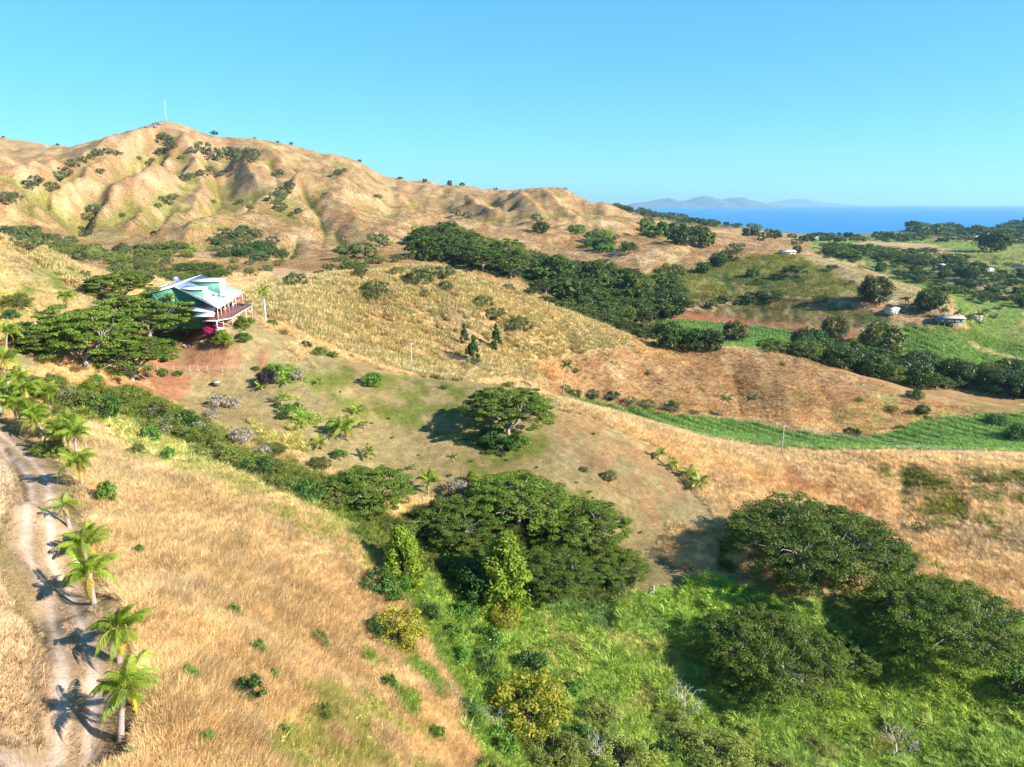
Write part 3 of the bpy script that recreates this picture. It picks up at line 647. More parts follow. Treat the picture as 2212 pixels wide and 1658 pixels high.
# ------------------------------------------------------------------ materials of plants
M = {}
M['rain'] = leafmat('feathery_dark_leaves', (.08, .135, .016), (.205, .28, .034), .32)
M['rainfar'] = leafmat('far_umbrella_leaves', (.05, .098, .018), (.145, .20, .032), .28, objvar=.42)
M['scrubleaf'] = leafmat('scrub_leaves', (.11, .15, .03), (.25, .28, .06), .3)
M['greyscrub'] = leafmat('dry_hill_scrub_leaves', (.085, .13, .038), (.17, .21, .07), .25)
M['bush'] = leafmat('glossy_bush_leaves', (.08, .21, .028), (.20, .38, .05), .35, rough=.4)
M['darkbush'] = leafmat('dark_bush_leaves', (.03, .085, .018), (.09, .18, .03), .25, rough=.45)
M['limeolive'] = leafmat('olive_lime_leaves', (.18, .24, .045), (.38, .42, .09), .38)
M['twig'] = leafmat('pale_mauve_twigs', (.34, .27, .22), (.52, .44, .38), .1)
M['yellow'] = leafmat('yellowing_leaves', (.22, .25, .03), (.46, .42, .045), .35)
M['yellowgreen'] = leafmat('lime_leaves', (.14, .22, .02), (.32, .40, .04), .38)
M['mango'] = leafmat('mango_leaves', (.035, .072, .014), (.10, .15, .028), .25, rough=.45)
M['mangotip'] = leafmat('mango_flower_heads', (.36, .21, .08), (.5, .3, .12), .2)
M['pink'] = leafmat('magenta_bracts', (.55, .02, .14), (.75, .05, .28), .3)
M['purple'] = leafmat('dark_purple_leaves', (.025, .018, .03), (.06, .045, .06), .2)
M['pine'] = leafmat('pine_needles', (.025, .075, .02), (.055, .13, .03), .15)
M['bark'] = plain('grey_bark', (.36, .31, .26), .9, .3, 4, bump=.4)
M['darkbark'] = plain('dark_bark', (.10, .075, .055), .9, .3, 4, bump=.4)
M['deadwood'] = plain('bleached_dead_wood', (.46, .41, .38), .9, .2, 5)
M['palmtrunk'] = plain('ringed_palm_bark', (.34, .27, .23), .9, .25, 7, bump=.5)
M['frond'] = leafmat('coconut_frond_leaflets', (.13, .26, .025), (.38, .44, .05), .4, rough=.38, objvar=.3)
M['frondfar'] = leafmat('far_palm_leaflets', (.06, .13, .03), (.17, .22, .05), .3, rough=.4)
M['oldfrond'] = leafmat('yellowed_frond_leaflets', (.50, .38, .04), (.60, .42, .06), .3)
M['agave'] = leafmat('agave_leaves', (.10, .17, .08), (.16, .24, .12), .1)

# ------------------------------------------------------------------ trees
def crown_pads(Rw, H, n, seed, h0=.45, pad=.14):
    """pads of foliage on a wide umbrella dome"""
    g = np.random.default_rng(seed); out = []; rad = []
    k = 0
    ang0 = g.random() * 6.28; lob = g.random(6) * .28 + .86
    while len(out) < n and k < n * 60:
        k += 1
        a = g.random() * 2 * np.pi; r = math.sqrt(g.random()) * 1.0
        lr = lob[int((a + ang0) / (2 * np.pi) * 6) % 6]
        x, y = r * lr * Rw * math.cos(a), r * lr * Rw * math.sin(a)
        top = H * (h0 + (1 - h0) * math.sqrt(max(0, 1 - (r * .97) ** 2)))
        lay = g.random()
        z = top * (1 - .30 * (lay > .66)) * (1 + .07 * g.normal()) - g.random() * H * .05
        p = np.array([x, y, z]); rp = Rw * pad * (.7 + .65 * g.random())
        if all(np.linalg.norm((p - o) * [1, 1, 2.2]) > (rp + ro) * .67 for o, ro in zip(out, rad)):
            out.append(p); rad.append(rp)
    return np.array(out), np.array(rad)
def limb(g, geo, a, b, r0, r1, seed, k=5, wob=.08):
    t = np.linspace(0, 1, 6)[:, None]; a = np.array(a, float); b = np.array(b, float)
    L = np.linalg.norm(b - a); rs = np.random.default_rng(seed)
    mid = rs.normal(size=(6, 3)) * wob * L * .5; mid[0] = mid[-1] = 0
    p = a + (b - a) * t + mid + np.array([0, 0, 1]) * (np.sin(t * np.pi) * L * .06)
    geo.tube(p, np.linspace(r0, r1, 6), k, cap=False)
    return p
def umbrella_tree_meshes(nm, seed, Rw=10., H=9., n=110, per=190, leaf=.30, mat='rain', h0=.6, flat=.26, pad=.15, trunks=1):
    pads, rad = crown_pads(Rw, H, n, seed, h0=h0, pad=pad)
    co, q, var = leaves(pads, rad, per, leaf, flat, .5, seed, .55, .35)
    crown = mesh_from(nm + '_crown', co, q, None, var, M[mat])
    g = Geo(); rs = np.random.default_rng(seed + 5); th = H * .22
    for ti in range(trunks):
        off = rs.normal(size=2) * Rw * .05 * (trunks > 1)
        base = np.array([off[0], off[1], -1.2]); top = np.array([off[0] * 2, off[1] * 2, th])
        limb(None, g, base, top, Rw * .055, Rw * .045, seed, 7, .03)
    nl = 7
    ang = rs.random() * 6.28
    ends = []
    for i in range(nl):
        a = ang + i * 2 * math.pi / nl + rs.normal() * .2; r = Rw * (.42 + .15 * rs.random())
        e = np.array([r * math.cos(a), r * math.sin(a), H * (.52 + .12 * rs.random())])
        limb(None, g, top - [0, 0, .3], e, Rw * .032, Rw * .016, seed * 31 + i, 5, .10); ends.append(e)
    ends = np.array(ends + [[0, 0, H * .6]])
    limb(None, g, top, ends[-1], Rw * .03, Rw * .018, seed, 5)
    for i in range(len(pads)):
        j = int(np.argmin(np.linalg.norm(ends[:, :2] - pads[i, :2], axis=1)))
        limb(None, g, ends[j], pads[i] - [0, 0, rad[i] * .1], Rw * .011, Rw * .004, seed * 77 + i, 3, .07)
    return crown, g.mesh(nm + '_trunk', M['bark'], True)
def dome_tree_meshes(nm, seed, Rw=4., H=7., n=70, per=90, leaf=.22, mat='bush', cone=0., low=.12, tip=None, bark='darkbark', padr=.26):
    """a bushy crown: clumps all over a round or conical body"""
    g = np.random.default_rng(seed); P = []; Rr = []
    lob = g.random(8) * .5 + .72
    for i in range(n):
        a = g.random() * 6.283; t = g.random() ** .8
        prof = math.sqrt(max(0.02, 1 - (2 * max(t, .12) * .92 - 0.92) ** 2)) if cone == 0 else (1 - t) ** .7 * (1 if t > .1 else .8)
        r = Rw * prof * (.55 + .42 * g.random() ** .5) * lob[int(a / 6.284 * 8)]
        P.append([r * math.cos(a), r * math.sin(a), H * (low + (1 - low) * t) * (.94 + .1 * g.random())]); Rr.append(Rw * padr * (.6 + .8 * g.random()) * (1 - .5 * cone * t))
    P = np.array(P); Rr = np.array(Rr)
    co, q, var = leaves(P, Rr, per, leaf, .75, .5, seed, .35, .45)
    mats = [M[mat]]; mi = None
    if tip:
        top = np.repeat((P[:, 2] > H * .45) & (g.random(n) < .5), per) & (g.random(n * per) < .55)
        mi = top.astype(int); mats.append(M[tip])
    crown = mesh_from(nm + '_crown', co, q, None, var, None, mats=mats, mi=mi)
    t = Geo(); limb(None, t, (0, 0, -.8), (0, 0, H * .6), Rw * .07, Rw * .03, seed, 6, .05)
    for i in range(0, n, 3): limb(None, t, (0, 0, H * (.15 + .3 * g.random())), P[i], Rw * .025, Rw * .008, seed * 3 + i, 3, .08)
    return crown, t.mesh(nm + '_trunk', M[bark], True)
def bare_meshes(nm, seed, Rw=2.5, H=3., depth=4, r0=.10, mat='deadwood', leafy=False):
    g = Geo(); rs = np.random.default_rng(seed)
    def grow(p, d, L, r, dep):
        e = p + d * L
        m_ = (p + e) / 2 + rs.normal(size=3) * L * .07
        g.tube([p, m_, e], [r, r * .8, r * .62], 4 if dep > 1 else 3, cap=False)
        if dep == 0: return
        for _ in range(rs.integers(2, 4)):
            nd = d + rs.normal(size=3) * .55; nd[2] += .12; nd /= np.linalg.norm(nd)
            grow(e if rs.random() > .3 else m_, nd, L * (.62 + .2 * rs.random()), r * .6, dep - 1)
    for _ in range(4):
        d = np.array([rs.normal() * .6, rs.normal() * .6, 1.]); d /= np.linalg.norm(d)
        grow(np.array([0, 0, -.2]), d, H * .42, r0, depth)
    return g.mesh(nm, M[mat], True)
def frond_mesh(nm, L, seed, pairs=34, droop=.9, wid=.55, mat='frond', rise=.6, lw=.05, hang=.5):
    """one pinnate leaf along +X from the crown, leaflets on both sides"""
    rs = np.random.default_rng(seed); g = Geo()
    t = np.linspace(0, 1, 9)
    x = L * (t - .18 * t ** 2 * droop); z = L * (rise * t - droop * .85 * t ** 2.1)
    sp = np.stack([x, np.sin(t * 2.2) * L * .05 * rs.normal(), z], 1)
    g.tube(sp, np.linspace(.045, .008, 9) * L / 2.8, 4, cap=False, v=.9)
    tt = np.linspace(.14, .99, pairs)
    P0 = np.stack([np.interp(tt, t, sp[:, i]) for i in range(3)], 1)
    D = np.gradient(P0, axis=0); D /= np.linalg.norm(D, axis=1)[:, None]
    co = []; q = []; v = []
    for s in (-1, 1):
        ln = L * wid * .5 * np.sin(np.clip(tt * 1.02 + .12, 0, 1) * np.pi) ** .55 * (.85 + .3 * rs.random(pairs)) + .05
        side_ = np.stack([-D[:, 1], D[:, 0], np.zeros(pairs)], 1) * s
        dirv = side_ * .85 + D * (.35 + .5 * tt[:, None]) + np.array([0, 0, -hang]) * (.35 + .5 * rs.random(pairs))[:, None]
        dirv /= np.linalg.norm(dirv, axis=1)[:, None]
        w_ = lw * L / 2.8 * (.8 + .5 * rs.random(pairs))[:, None]
        mid = P0 + dirv * (ln * .55)[:, None] + [0, 0, .02]; end = P0 + dirv * ln[:, None] + np.array([0, 0, -1.]) * (ln * .22)[:, None]
        b0 = len(co)
        c = np.stack([P0 - D * w_ * .4, mid - D * w_, end, mid + D * w_], 1).reshape(-1, 3)
        q_ = np.arange(pairs * 4).reshape(-1, 4)
        g.add(c, q_, v=np.clip(rs.random(pairs) * .7 + .2 * rs.random(), 0, 1))
    return g.mesh(nm, M[mat])
FR = [frond_mesh('frond', 3.3, i, pairs=44, wid=.44, lw=.036, hang=.8, droop=[1.1, 1.25, .95, 1.4][i % 4], rise=[.95, .85, 1.1, .7][i % 4]) for i in range(4)]
FRO = frond_mesh('old_frond', 2.6, 9, droop=1.25, rise=.25, mat='oldfrond')
FRF = [frond_mesh('small_frond', 2.9, 20 + i, pairs=13, droop=[.8, 1.1][i], rise=[.75, .5][i], mat='frondfar', lw=.12) for i in range(2)]
def palm_trunk_mesh(nm, H, lean, r=.16, k=9, seed=0):
    g = Geo(); rs = np.random.default_rng(seed); n_ = max(6, int(H * 5)); t = np.linspace(0, 1, n_)
    pts = np.stack([lean * t ** 2, 0 * t, -.5 + (H + .5) * t], 1)
    rr = r * (1.25 - .45 * t + .5 * np.exp(-t * 9)); rr *= 1 + .09 * (np.arange(n_) % 2)
    g.tube(pts, rr, k)
    for i in range(10):                       # old leaf bases below the crown
        a = i * 2.4; p = pts[-1] - [0, 0, .05 + .05 * i]
        g.tube([p, p + [math.cos(a) * .16, math.sin(a) * .16, .22]], [.06, .03], 4)
    return g.mesh(nm, M['palmtrunk'], True)
PT = {}
def make_palm(loc, H, sc, label, group=None, nf=17, seed=0, lean=.25, fr=None, old=2, rz=None, r=.16, name='coconut_palm', far=False):
    rs = random.Random(seed)
    rz = rs.random() * 6.28 if rz is None else rz
    root = thing(name, label, 'palm', loc, rz, 1, group)
    key = (round(H * 2) / 2, round(lean, 1), r)
    if key not in PT: PT[key] = palm_trunk_mesh('trunk', key[0], key[1], r)
    obj('trunk', PT[key], root)
    top = (key[1], 0, key[0])
    fs = fr or FR
    for i in range(nf):
        up = i / max(1, nf - 1)                        # 0 = lowest
        f = obj('frond', rs.choice(fs), root, top, i * 2.39996 + rs.uniform(-.25, .25), sc * rs.uniform(.85, 1.1))
        f.rotation_euler[1] = R(-62 * up ** 1.3 + 14 + rs.uniform(-7, 7)); f.rotation_euler[0] = R(rs.uniform(-18, 18))
    for i in range(old):
        f = obj('frond', FRO, root, top, rs.random() * 6.28, sc * rs.uniform(.8, 1), label='yellowed hanging frond'); f.rotation_euler[1] = R(rs.uniform(20, 38))
    return root

# ------------------------------------------------------------------ prototypes
UMB = [umbrella_tree_meshes('umbrella', 100 + i, n=[150, 130, 160, 140][i], per=250, leaf=.20, flat=.24, pad=[.135, .145, .13, .14][i]) for i in range(4)]
UMBB = [umbrella_tree_meshes('umbrella_broad', 150 + i, n=290, per=190, leaf=.155, flat=.25, pad=.12) for i in range(2)]
UMBM = [umbrella_tree_meshes('umbrella_mid', 200 + i, n=60, per=85, leaf=.48, pad=.18, mat='rainfar') for i in range(4)]
UMBF = [umbrella_tree_meshes('umbrella_far', 260 + i, n=22, per=40, leaf=1.0, pad=.3, mat='rainfar') for i in range(3)]
DOME = {
 'bush': [dome_tree_meshes('bush', 300 + i, 2.2, 2.4, 34, 60, .16, 'bush', low=.08) for i in range(3)],
 'darkbush': [dome_tree_meshes('dark_bush', 310 + i, 2.6, 3.0, 44, 60, .17, 'darkbush', low=.08) for i in range(3)],
 'scrub': [dome_tree_meshes('scrub', 320 + i, 2.8, 2.8, 46, 70, .13, 'scrubleaf', low=.08, padr=.22) for i in range(4)],
 'grey': [dome_tree_meshes('hill_scrub', 330 + i, 4.0, 4.6, 36, 50, .26, 'greyscrub', low=.1, padr=.2) for i in range(4)],
 'yellow': [dome_tree_meshes('yellow_tree', 340 + i, 3.2, 4.8, 60, 90, .17, 'yellow', low=.1) for i in range(2)],
 'lime': [dome_tree_meshes('lime_tree', 350 + i, 3.6, 8.5, 80, 100, .19, 'yellowgreen', cone=.4, low=.12) for i in range(2)],
 'mango': [dome_tree_meshes('mango_tree', 360 + i, 7.0, 10.5, 90, 80, .38, 'mango', tip='mangotip', low=.12) for i in range(2)],
 'mangodark': [dome_tree_meshes('dense_tree', 365 + i, 6.0, 8.5, 70, 70, .38, 'mango', low=.1) for i in range(2)],
 'pink': [dome_tree_meshes('bougainvillea', 370, 2.0, 2.6, 40, 60, .13, 'pink', low=.08)],
 'purple': [dome_tree_meshes('purple_bush', 371, 1.9, 2.4, 44, 60, .13, 'purple', low=.08)],
 'pine': [dome_tree_meshes('pine', 375, 2.3, 8.5, 70, 60, .2, 'pine', cone=.8, low=.16)],
 'far': [dome_tree_meshes('far_tree', 380 + i, 5.0, 6.0, 18, 26, .9, 'rainfar', low=.1) for i in range(3)],
 'limeol': [dome_tree_meshes('lime_olive_tree', 395 + i, 4.6, 5.0, 110, 120, .14, 'limeolive', low=.10, padr=.17) for i in range(3)],
 'twig': [dome_tree_meshes('twiggy_shrub', 398 + i, 2.4, 2.6, 34, 55, .13, 'twig', low=.1, padr=.2) for i in range(2)],
 'olive': [dome_tree_meshes('olive_tree', 385 + i, 4.6, 5.6, 100, 130, .15, 'scrubleaf', low=.14, padr=.2) for i in range(3)],
}
DW = {'bush': 4.4, 'darkbush': 5.2, 'scrub': 5.6, 'grey': 8, 'yellow': 6.4, 'lime': 7.2, 'mango': 14, 'mangodark': 12, 'pink': 4, 'purple': 3.8, 'pine': 4.6, 'far': 10, 'olive': 9.2, 'limeol': 9.2, 'twig': 4.8}
SINK = {'umb': 0.0}
print('protos', round(time.time() - T0, 1))
def plant(kind, u, v, wpx, name, label, cat='tree', group=None, smin=25, hs=1.0, joint=False, seed=None, dz=-.15, xy=None):
    """stand a plant at the place seen at survey pixel (u, v), its crown wpx wide there"""
    rs = random.Random(int(u * 13 + v * 7) if seed is None else seed)
    if xy is None: x, y, z, s = hit(u, v, smin)
    else: x, y = xy; z = float(height(x, y)); s = float(project(x, y, z)[2])
    wm = wpx * s / F
    if kind in ('umb', 'umbm', 'umbf', 'umbb'):
        lst, base = {'umb': (UMB, 20.), 'umbb': (UMBB, 20.), 'umbm': (UMBM, 20.), 'umbf': (UMBF, 20.)}[kind]
    else: lst, base = DOME[kind], DW[kind]
    cr, tr = lst[rs.randrange(len(lst))]; sc = wm / base
    root = thing(name, label, cat, (x, y, z + dz), rs.random() * 6.28, (sc, sc, sc * hs), group)
    obj('crown', cr, root); obj('trunk', tr, root)
    return root
ORD = ['leftmost', 'second from left', 'third from left', 'fourth from left', 'fifth from left', 'sixth from left', 'seventh from left', 'eighth from left', 'ninth from left', 'tenth from left', 'eleventh from left', 'twelfth from left', 'rightmost']
# ------------------------------------------------------------------ grass, undergrowth and cane: too many to count
def tuft_mesh(nm, seed, n, h, spread, wdt, lean, mat):
    rs = np.random.default_rng(seed); a = rs.random(n) * 6.283; r = rs.random(n) ** .7 * spread * .35
    b = np.stack([r * np.cos(a), r * np.sin(a), np.full(n, -.06)], 1)
    a2 = a + rs.normal(size=n) * .5; ln = h * (.55 + .55 * rs.random(n)); ls_ = lean * (.4 + rs.random(n))
    d = np.stack([np.cos(a2), np.sin(a2), np.zeros(n)], 1); w_ = np.stack([-np.sin(a2), np.cos(a2), np.zeros(n)], 1) * wdt
    mid = b + d * (ls_ * ln * .35)[:, None] + np.array([0, 0, 1]) * (ln * .6)[:, None]
    tip = b + d * (ls_ * ln)[:, None] + np.array([0, 0, 1]) * (ln * np.sqrt(np.clip(1 - (ls_ * .6) ** 2, .2, 1)))[:, None]
    co = np.stack([b - w_ * .6, b + w_ * .6, mid + w_, mid - w_, tip], 1).reshape(-1, 3)
    i = np.arange(n)[:, None] * 5
    q = i + np.array([[0, 1, 2, 3]]); t = i + np.array([[3, 2, 4]])
    v = rs.random(n)
    return mesh_from(nm, co, q, t, np.concatenate([v, v]), mat)
GM = grassmat('dry_grass_blades', .3, 1.72); GM2 = grassmat('green_leafy_growth', .35, 2.15)
def clump_mesh(nm, seed, n, size, leaf, mat):
    co, q, var = leaves(np.array([[0, 0, .1 * size]]), np.array([size]), n, leaf, .6, .45, seed, .45, .5)
    co[:, 2] = np.maximum(co[:, 2], -.1)
    return mesh_from(nm, co, q, None, var, mat)
protos = {
 'dry': [tuft_mesh('tuft', 500 + i, 26, .72, .8, .0115, .7, GM) for i in range(4)],
 'short': [tuft_mesh('short_tuft', 550 + i, 14, .3, .35, .012, .9, GM) for i in range(3)],
 'clump': [tuft_mesh('big_tuft', 510 + i, 22, 1.15, 1.1, .045, .6, GM) for i in range(3)],
 'leafy': [clump_mesh('leafy_clump', 520 + i, 34, .5, .095, GM2) for i in range(3)] + [tuft_mesh('green_tuft', 530 + i, 26, .75, .8, .02, .8, GM2) for i in range(2)],
 'cane': [tuft_mesh('cane_clump', 540 + i, 16, 2.1, 1.2, .055, .55, GM2) for i in range(3)],
}
def scatter(name, kind, P, S, tint, label, seed):
    g = np.random.default_rng(seed); n_ = len(P)
    me = bpy.data.meshes.new(name); me.vertices.add(n_); me.vertices.foreach_set('co', P.astype(np.float32).ravel())
    def at(nm, ty, val, key='value'):
        a = me.attributes.new(nm, ty, 'POINT'); a.data.foreach_set(key, val.ravel())
    at('tint', 'FLOAT_COLOR', np.concatenate([tint, np.ones((n_, 1))], 1).astype(np.float32), 'color')
    at('size', 'FLOAT', S.astype(np.float32)); at('pick', 'INT', g.integers(0, len(protos[kind]), n_).astype(np.int32))
    tl = .3 * vnoise(P[:, 0] / 5, P[:, 1] / 5, 55) * (kind == 'dry'); ta = 12 * vnoise(P[:, 0] / 14, P[:, 1] / 14, 56)
    rot = np.stack([g.normal(size=n_) * .12 + tl * np.cos(ta), g.normal(size=n_) * .12 + tl * np.sin(ta), g.random(n_) * 6.283], 1).astype(np.float32)
    at('turn', 'FLOAT_VECTOR', rot, 'vector')
    o = bpy.data.objects.new(name, me); COL.objects.link(o); o['kind'] = 'stuff'; o['label'] = label
    ng = bpy.data.node_groups.new(name, 'GeometryNodeTree')
    ng.interface.new_socket('Geometry', in_out='INPUT', socket_type='NodeSocketGeometry'); ng.interface.new_socket('Geometry', in_out='OUTPUT', socket_type='NodeSocketGeometry')
    gi = ng.nodes.new('NodeGroupInput'); go = ng.nodes.new('NodeGroupOutput'); mp_ = ng.nodes.new('GeometryNodeMeshToPoints'); ip = ng.nodes.new('GeometryNodeInstanceOnPoints')
    jn = ng.nodes.new('GeometryNodeJoinGeometry')
    for me_ in reversed(protos[kind]):
        po = bpy.data.objects.get('proto_' + me_.name) or bpy.data.objects.new('proto_' + me_.name, me_)
        oi = ng.nodes.new('GeometryNodeObjectInfo'); oi.inputs['Object'].default_value = po; oi.inputs['As Instance'].default_value = True
        ng.links.new(oi.outputs['Geometry'], jn.inputs[0])
    def na(nm, ty):
        x = ng.nodes.new('GeometryNodeInputNamedAttribute'); x.data_type = ty; x.inputs[0].default_value = nm; return x.outputs[0]
    ng.links.new(gi.outputs[0], mp_.inputs[0]); ng.links.new(mp_.outputs[0], ip.inputs['Points']); ng.links.new(jn.outputs[0], ip.inputs['Instance'])
    ip.inputs['Pick Instance'].default_value = True
    ng.links.new(na('pick', 'INT'), ip.inputs['Instance Index']); ng.links.new(na('size', 'FLOAT'), ip.inputs['Scale'])
    e2r = ng.nodes.new('FunctionNodeEulerToRotation'); ng.links.new(na('turn', 'FLOAT_VECTOR'), e2r.inputs[0]); ng.links.new(e2r.outputs[0], ip.inputs['Rotation'])
    ng.links.new(ip.outputs[0], go.inputs[0])
    md = o.modifiers.new('scatter', 'NODES'); md.node_group = ng
    return o
def sample(n, r0, r1, seed, a0=-43, a1=43, pw=1.0):
    g = np.random.default_rng(seed); a = np.radians(a0 + (a1 - a0) * g.random(n)); b = math.log(r0) + (math.log(r1) - math.log(r0)) * g.random(n) ** pw
    x = np.exp(b) * np.sin(a); y = np.exp(b) * np.cos(a); z = height(x, y); u, v, s = project(x, y, z)
    return x, y, z, u, v, s, grid_at(code, x, y), grid_at(colr, x, y), grid_at(rd, x, y), g
C_ = lambda *k: [CODE[i] for i in k]
x, y, z, u, v, s, cd_, tc_, rdd, g = sample(400000, 29, 335, 1)
inf = (u > -60) & (u < 2280) & (v < 1730)
nn = fbm(x / 3.5, y / 3.5, 3, 71)
m = inf & np.isin(cd_, C_('gold', 'rust', 'yellowg', 'olive', 'pinkf', 'bank', 'hill', 'straw', 'green')) & ~((cd_ == CODE['green']) & ((s > 98) | (u > 1000))) & (rdd > 3.4 + fbm(x / 2, y / 2, 2, 5) * 2) & ~((cd_ == CODE['bank']) & (g.random(len(x)) < .55))
ms = m & (cd_ == CODE['straw']) & (s > 190)
md_ = m & ~ms
P = np.stack([x, y, z], 1); tv = (1 + .22 * fbm(x / 2.2, y / 2.2, 2, 33) * 2 + .35 * fbm(x / 9, y / 9, 3, 34) + .16 * g.normal(size=len(x)))[:, None]
tint = np.clip(tc_ * tv * 1.08, .01, .8); tint = tint * np.array([1.02, 1.0, .95])
S = (.55 + .7 * g.random(len(x))) * (1 + nn * 1.1); S[cd_ == CODE['bank']] *= .42; S = S * np.clip(.8 + s / 260, .9, 1.5)
scatter('dry_grass', 'dry', P[md_], S[md_], tint[md_], 'dry golden grass covering the slopes', 3)
ms &= (nn > -.2) | (g.random(len(x)) < .25)
gr = np.clip((fbm(x / 1.9, y / 1.9, 2, 35) + .1) * 3, 0, 1)[:, None]
tint2 = tint * (1 - gr * .45) + lin(168, 178, 96) * K_EXP * gr * .45
scatter('tussock_grass', 'clump', P[ms], S[ms] * .95, tint2[ms] * .95, 'pale tussock grass in clumps on the ridge', 4)
# undergrowth
m = inf & np.isin(cd_, C_('green', 'bright', 'scrub')) | (inf & np.isin(cd_, C_('yellowg', 'olive')) & (s < 200) & (g.random(len(x)) < .3)) | (inf & (cd_ == CODE['cane']) & (s < 190))
m &= ~((s < 98) & (u < 1000) & (g.random(len(x)) < .72))
near_small = np.where((s < 98) & (u < 1000), .55, 1.0)
lump = fbm(x / 2.6, y / 2.6, 3, 15)
yel = np.clip(fbm(x / 6, y / 6, 3, 81) * 3.5 + .3, 0, 1)[:, None]
tg = tc_ * (1 - yel * .3) + lin(176, 186, 70) * K_EXP * yel * .3
S2 = (.75 + .8 * g.random(len(x))) * (1.1 + lump * 2.2); dark = np.clip(.9 + lump * 1.0, .6, 1.3)[:, None]
P2 = P.copy(); P2[:, 2] += np.clip(lump, 0, 1) * 1.1
scatter('undergrowth', 'leafy', P2[m], (np.clip(S2, .5, 2.2) * near_small)[m], np.clip(tg * (1 + .2 * g.normal(size=(len(x), 1))), .01, .7)[m], 'green creepers and weeds filling the valley floor', 5)
# cane
x, y, z, u, v, s, cd_, tc_, rdd, g = sample(230000, 195, 545, 6, -5, 38.5)
m = (u < 2290) & np.isin(cd_, C_('cane', 'field')) & (s > 190)
P = np.stack([x, y, z], 1)
row = .9 + .25 * np.sin((x * .8 + y * .6) * 2 * np.pi / 6.0)
scatter('sugar_cane', 'cane', P[m], (.6 + .45 * g.random(len(x)))[m] * row[m] * (1 + .4 * fbm(x / 12, y / 12, 2, 4)[m]), np.clip(tc_ * (1 + .22 * g.normal(size=(len(x), 1))) * 1.1, .01, .6)[m], 'sugar cane standing in the fields', 7)
# coarse grass and low scrub of the far hills
x, y, z, u, v, s, cd_, tc_, rdd, g = sample(190000, 320, 1250, 61)
m = (u > -60) & (u < 2290) & (z > 30) & np.isin(cd_, C_('gold', 'rust', 'hill', 'straw', 'yellowg', 'olive', 'brownfield')) & (fbm(x / 25, y / 25, 3, 17) + .35 * g.random(len(x)) > -.1)
tint = np.clip(tc_ * (1 + .12 * g.normal(size=(len(x), 1))), .01, .7); dk = (g.random(len(x)) < .02)[:, None]; tint = np.where(dk, lin(120, 128, 60) * K_EXP, tint)
scatter('hill_grass', 'clump', np.stack([x, y, z], 1)[m], ((.45 + .4 * g.random(len(x))) * np.clip(s / 500, .8, 1.3))[m], tint[m] * .82, 'coarse dry grass on the far hills', 62)
x, y, z, u, v, s, cd_, tc_, rdd, g = sample(110000, 28, 95, 63, -44, -8)
m = (u > -80) & ((rdd > 1.6 + 1.2 * fbm(x / 1.5, y / 1.5, 2, 6)) | ((rdd < .38) & (g.random(len(x)) < .6))) & ((cd_ == CODE['bank']) | (rdd < 5.5)) & (fbm(x / 1.1, y / 1.1, 2, 31) > -.12)
scatter('verge_grass', 'short', np.stack([x, y, z], 1)[m], (.5 + .9 * g.random(len(x)))[m] * np.where(cd_ == CODE['bank'], 1.2, .55)[m], np.clip(tc_ * (1 + .2 * g.normal(size=(len(x), 1))), .01, .7)[m], 'short dry grass on the bank and verge of the drive', 64)
x, y, z, u, v, s, cd_, tc_, rdd, g = sample(110000, 370, 1900, 65, 0, 43)
m = (u < 2300) & (z > 2) & np.isin(cd_, C_('field', 'fieldd', 'farhill', 'olive', 'yellowg', 'shore', 'dark', 'brownfield')) & ~(np.isin(cd_, C_('brownfield')) & (g.random(len(x)) < .5))
scatter('field_growth', 'leafy', np.stack([x, y, z], 1)[m], ((1.2 + 1.8 * g.random(len(x))) * np.clip(s / 700, .7, 2))[m], np.clip(tc_ * (1 + .3 * g.normal(size=(len(x), 1))), .01, .5)[m], 'rough green growth of the plain', 66)
# small stones, litter and herbs on the mown spur
x, y, z, u, v, s, cd_, tc_, rdd, g = sample(210000, 105, 212, 8)
m = inf_ = np.isin(cd_, C_('lawn', 'lawng', 'soil', 'litter')) & (fbm(x / 2.5, y / 2.5, 2, 88) > -.15)
scatter('short_turf', 'dry', np.stack([x, y, z], 1)[m], (.16 + .12 * g.random(len(x)))[m], np.clip(tc_ * (1 + .25 * g.normal(size=(len(x), 1))), .01, .6)[m], 'short mown turf on the house spur', 9)
print('scatter', round(time.time() - T0, 1))

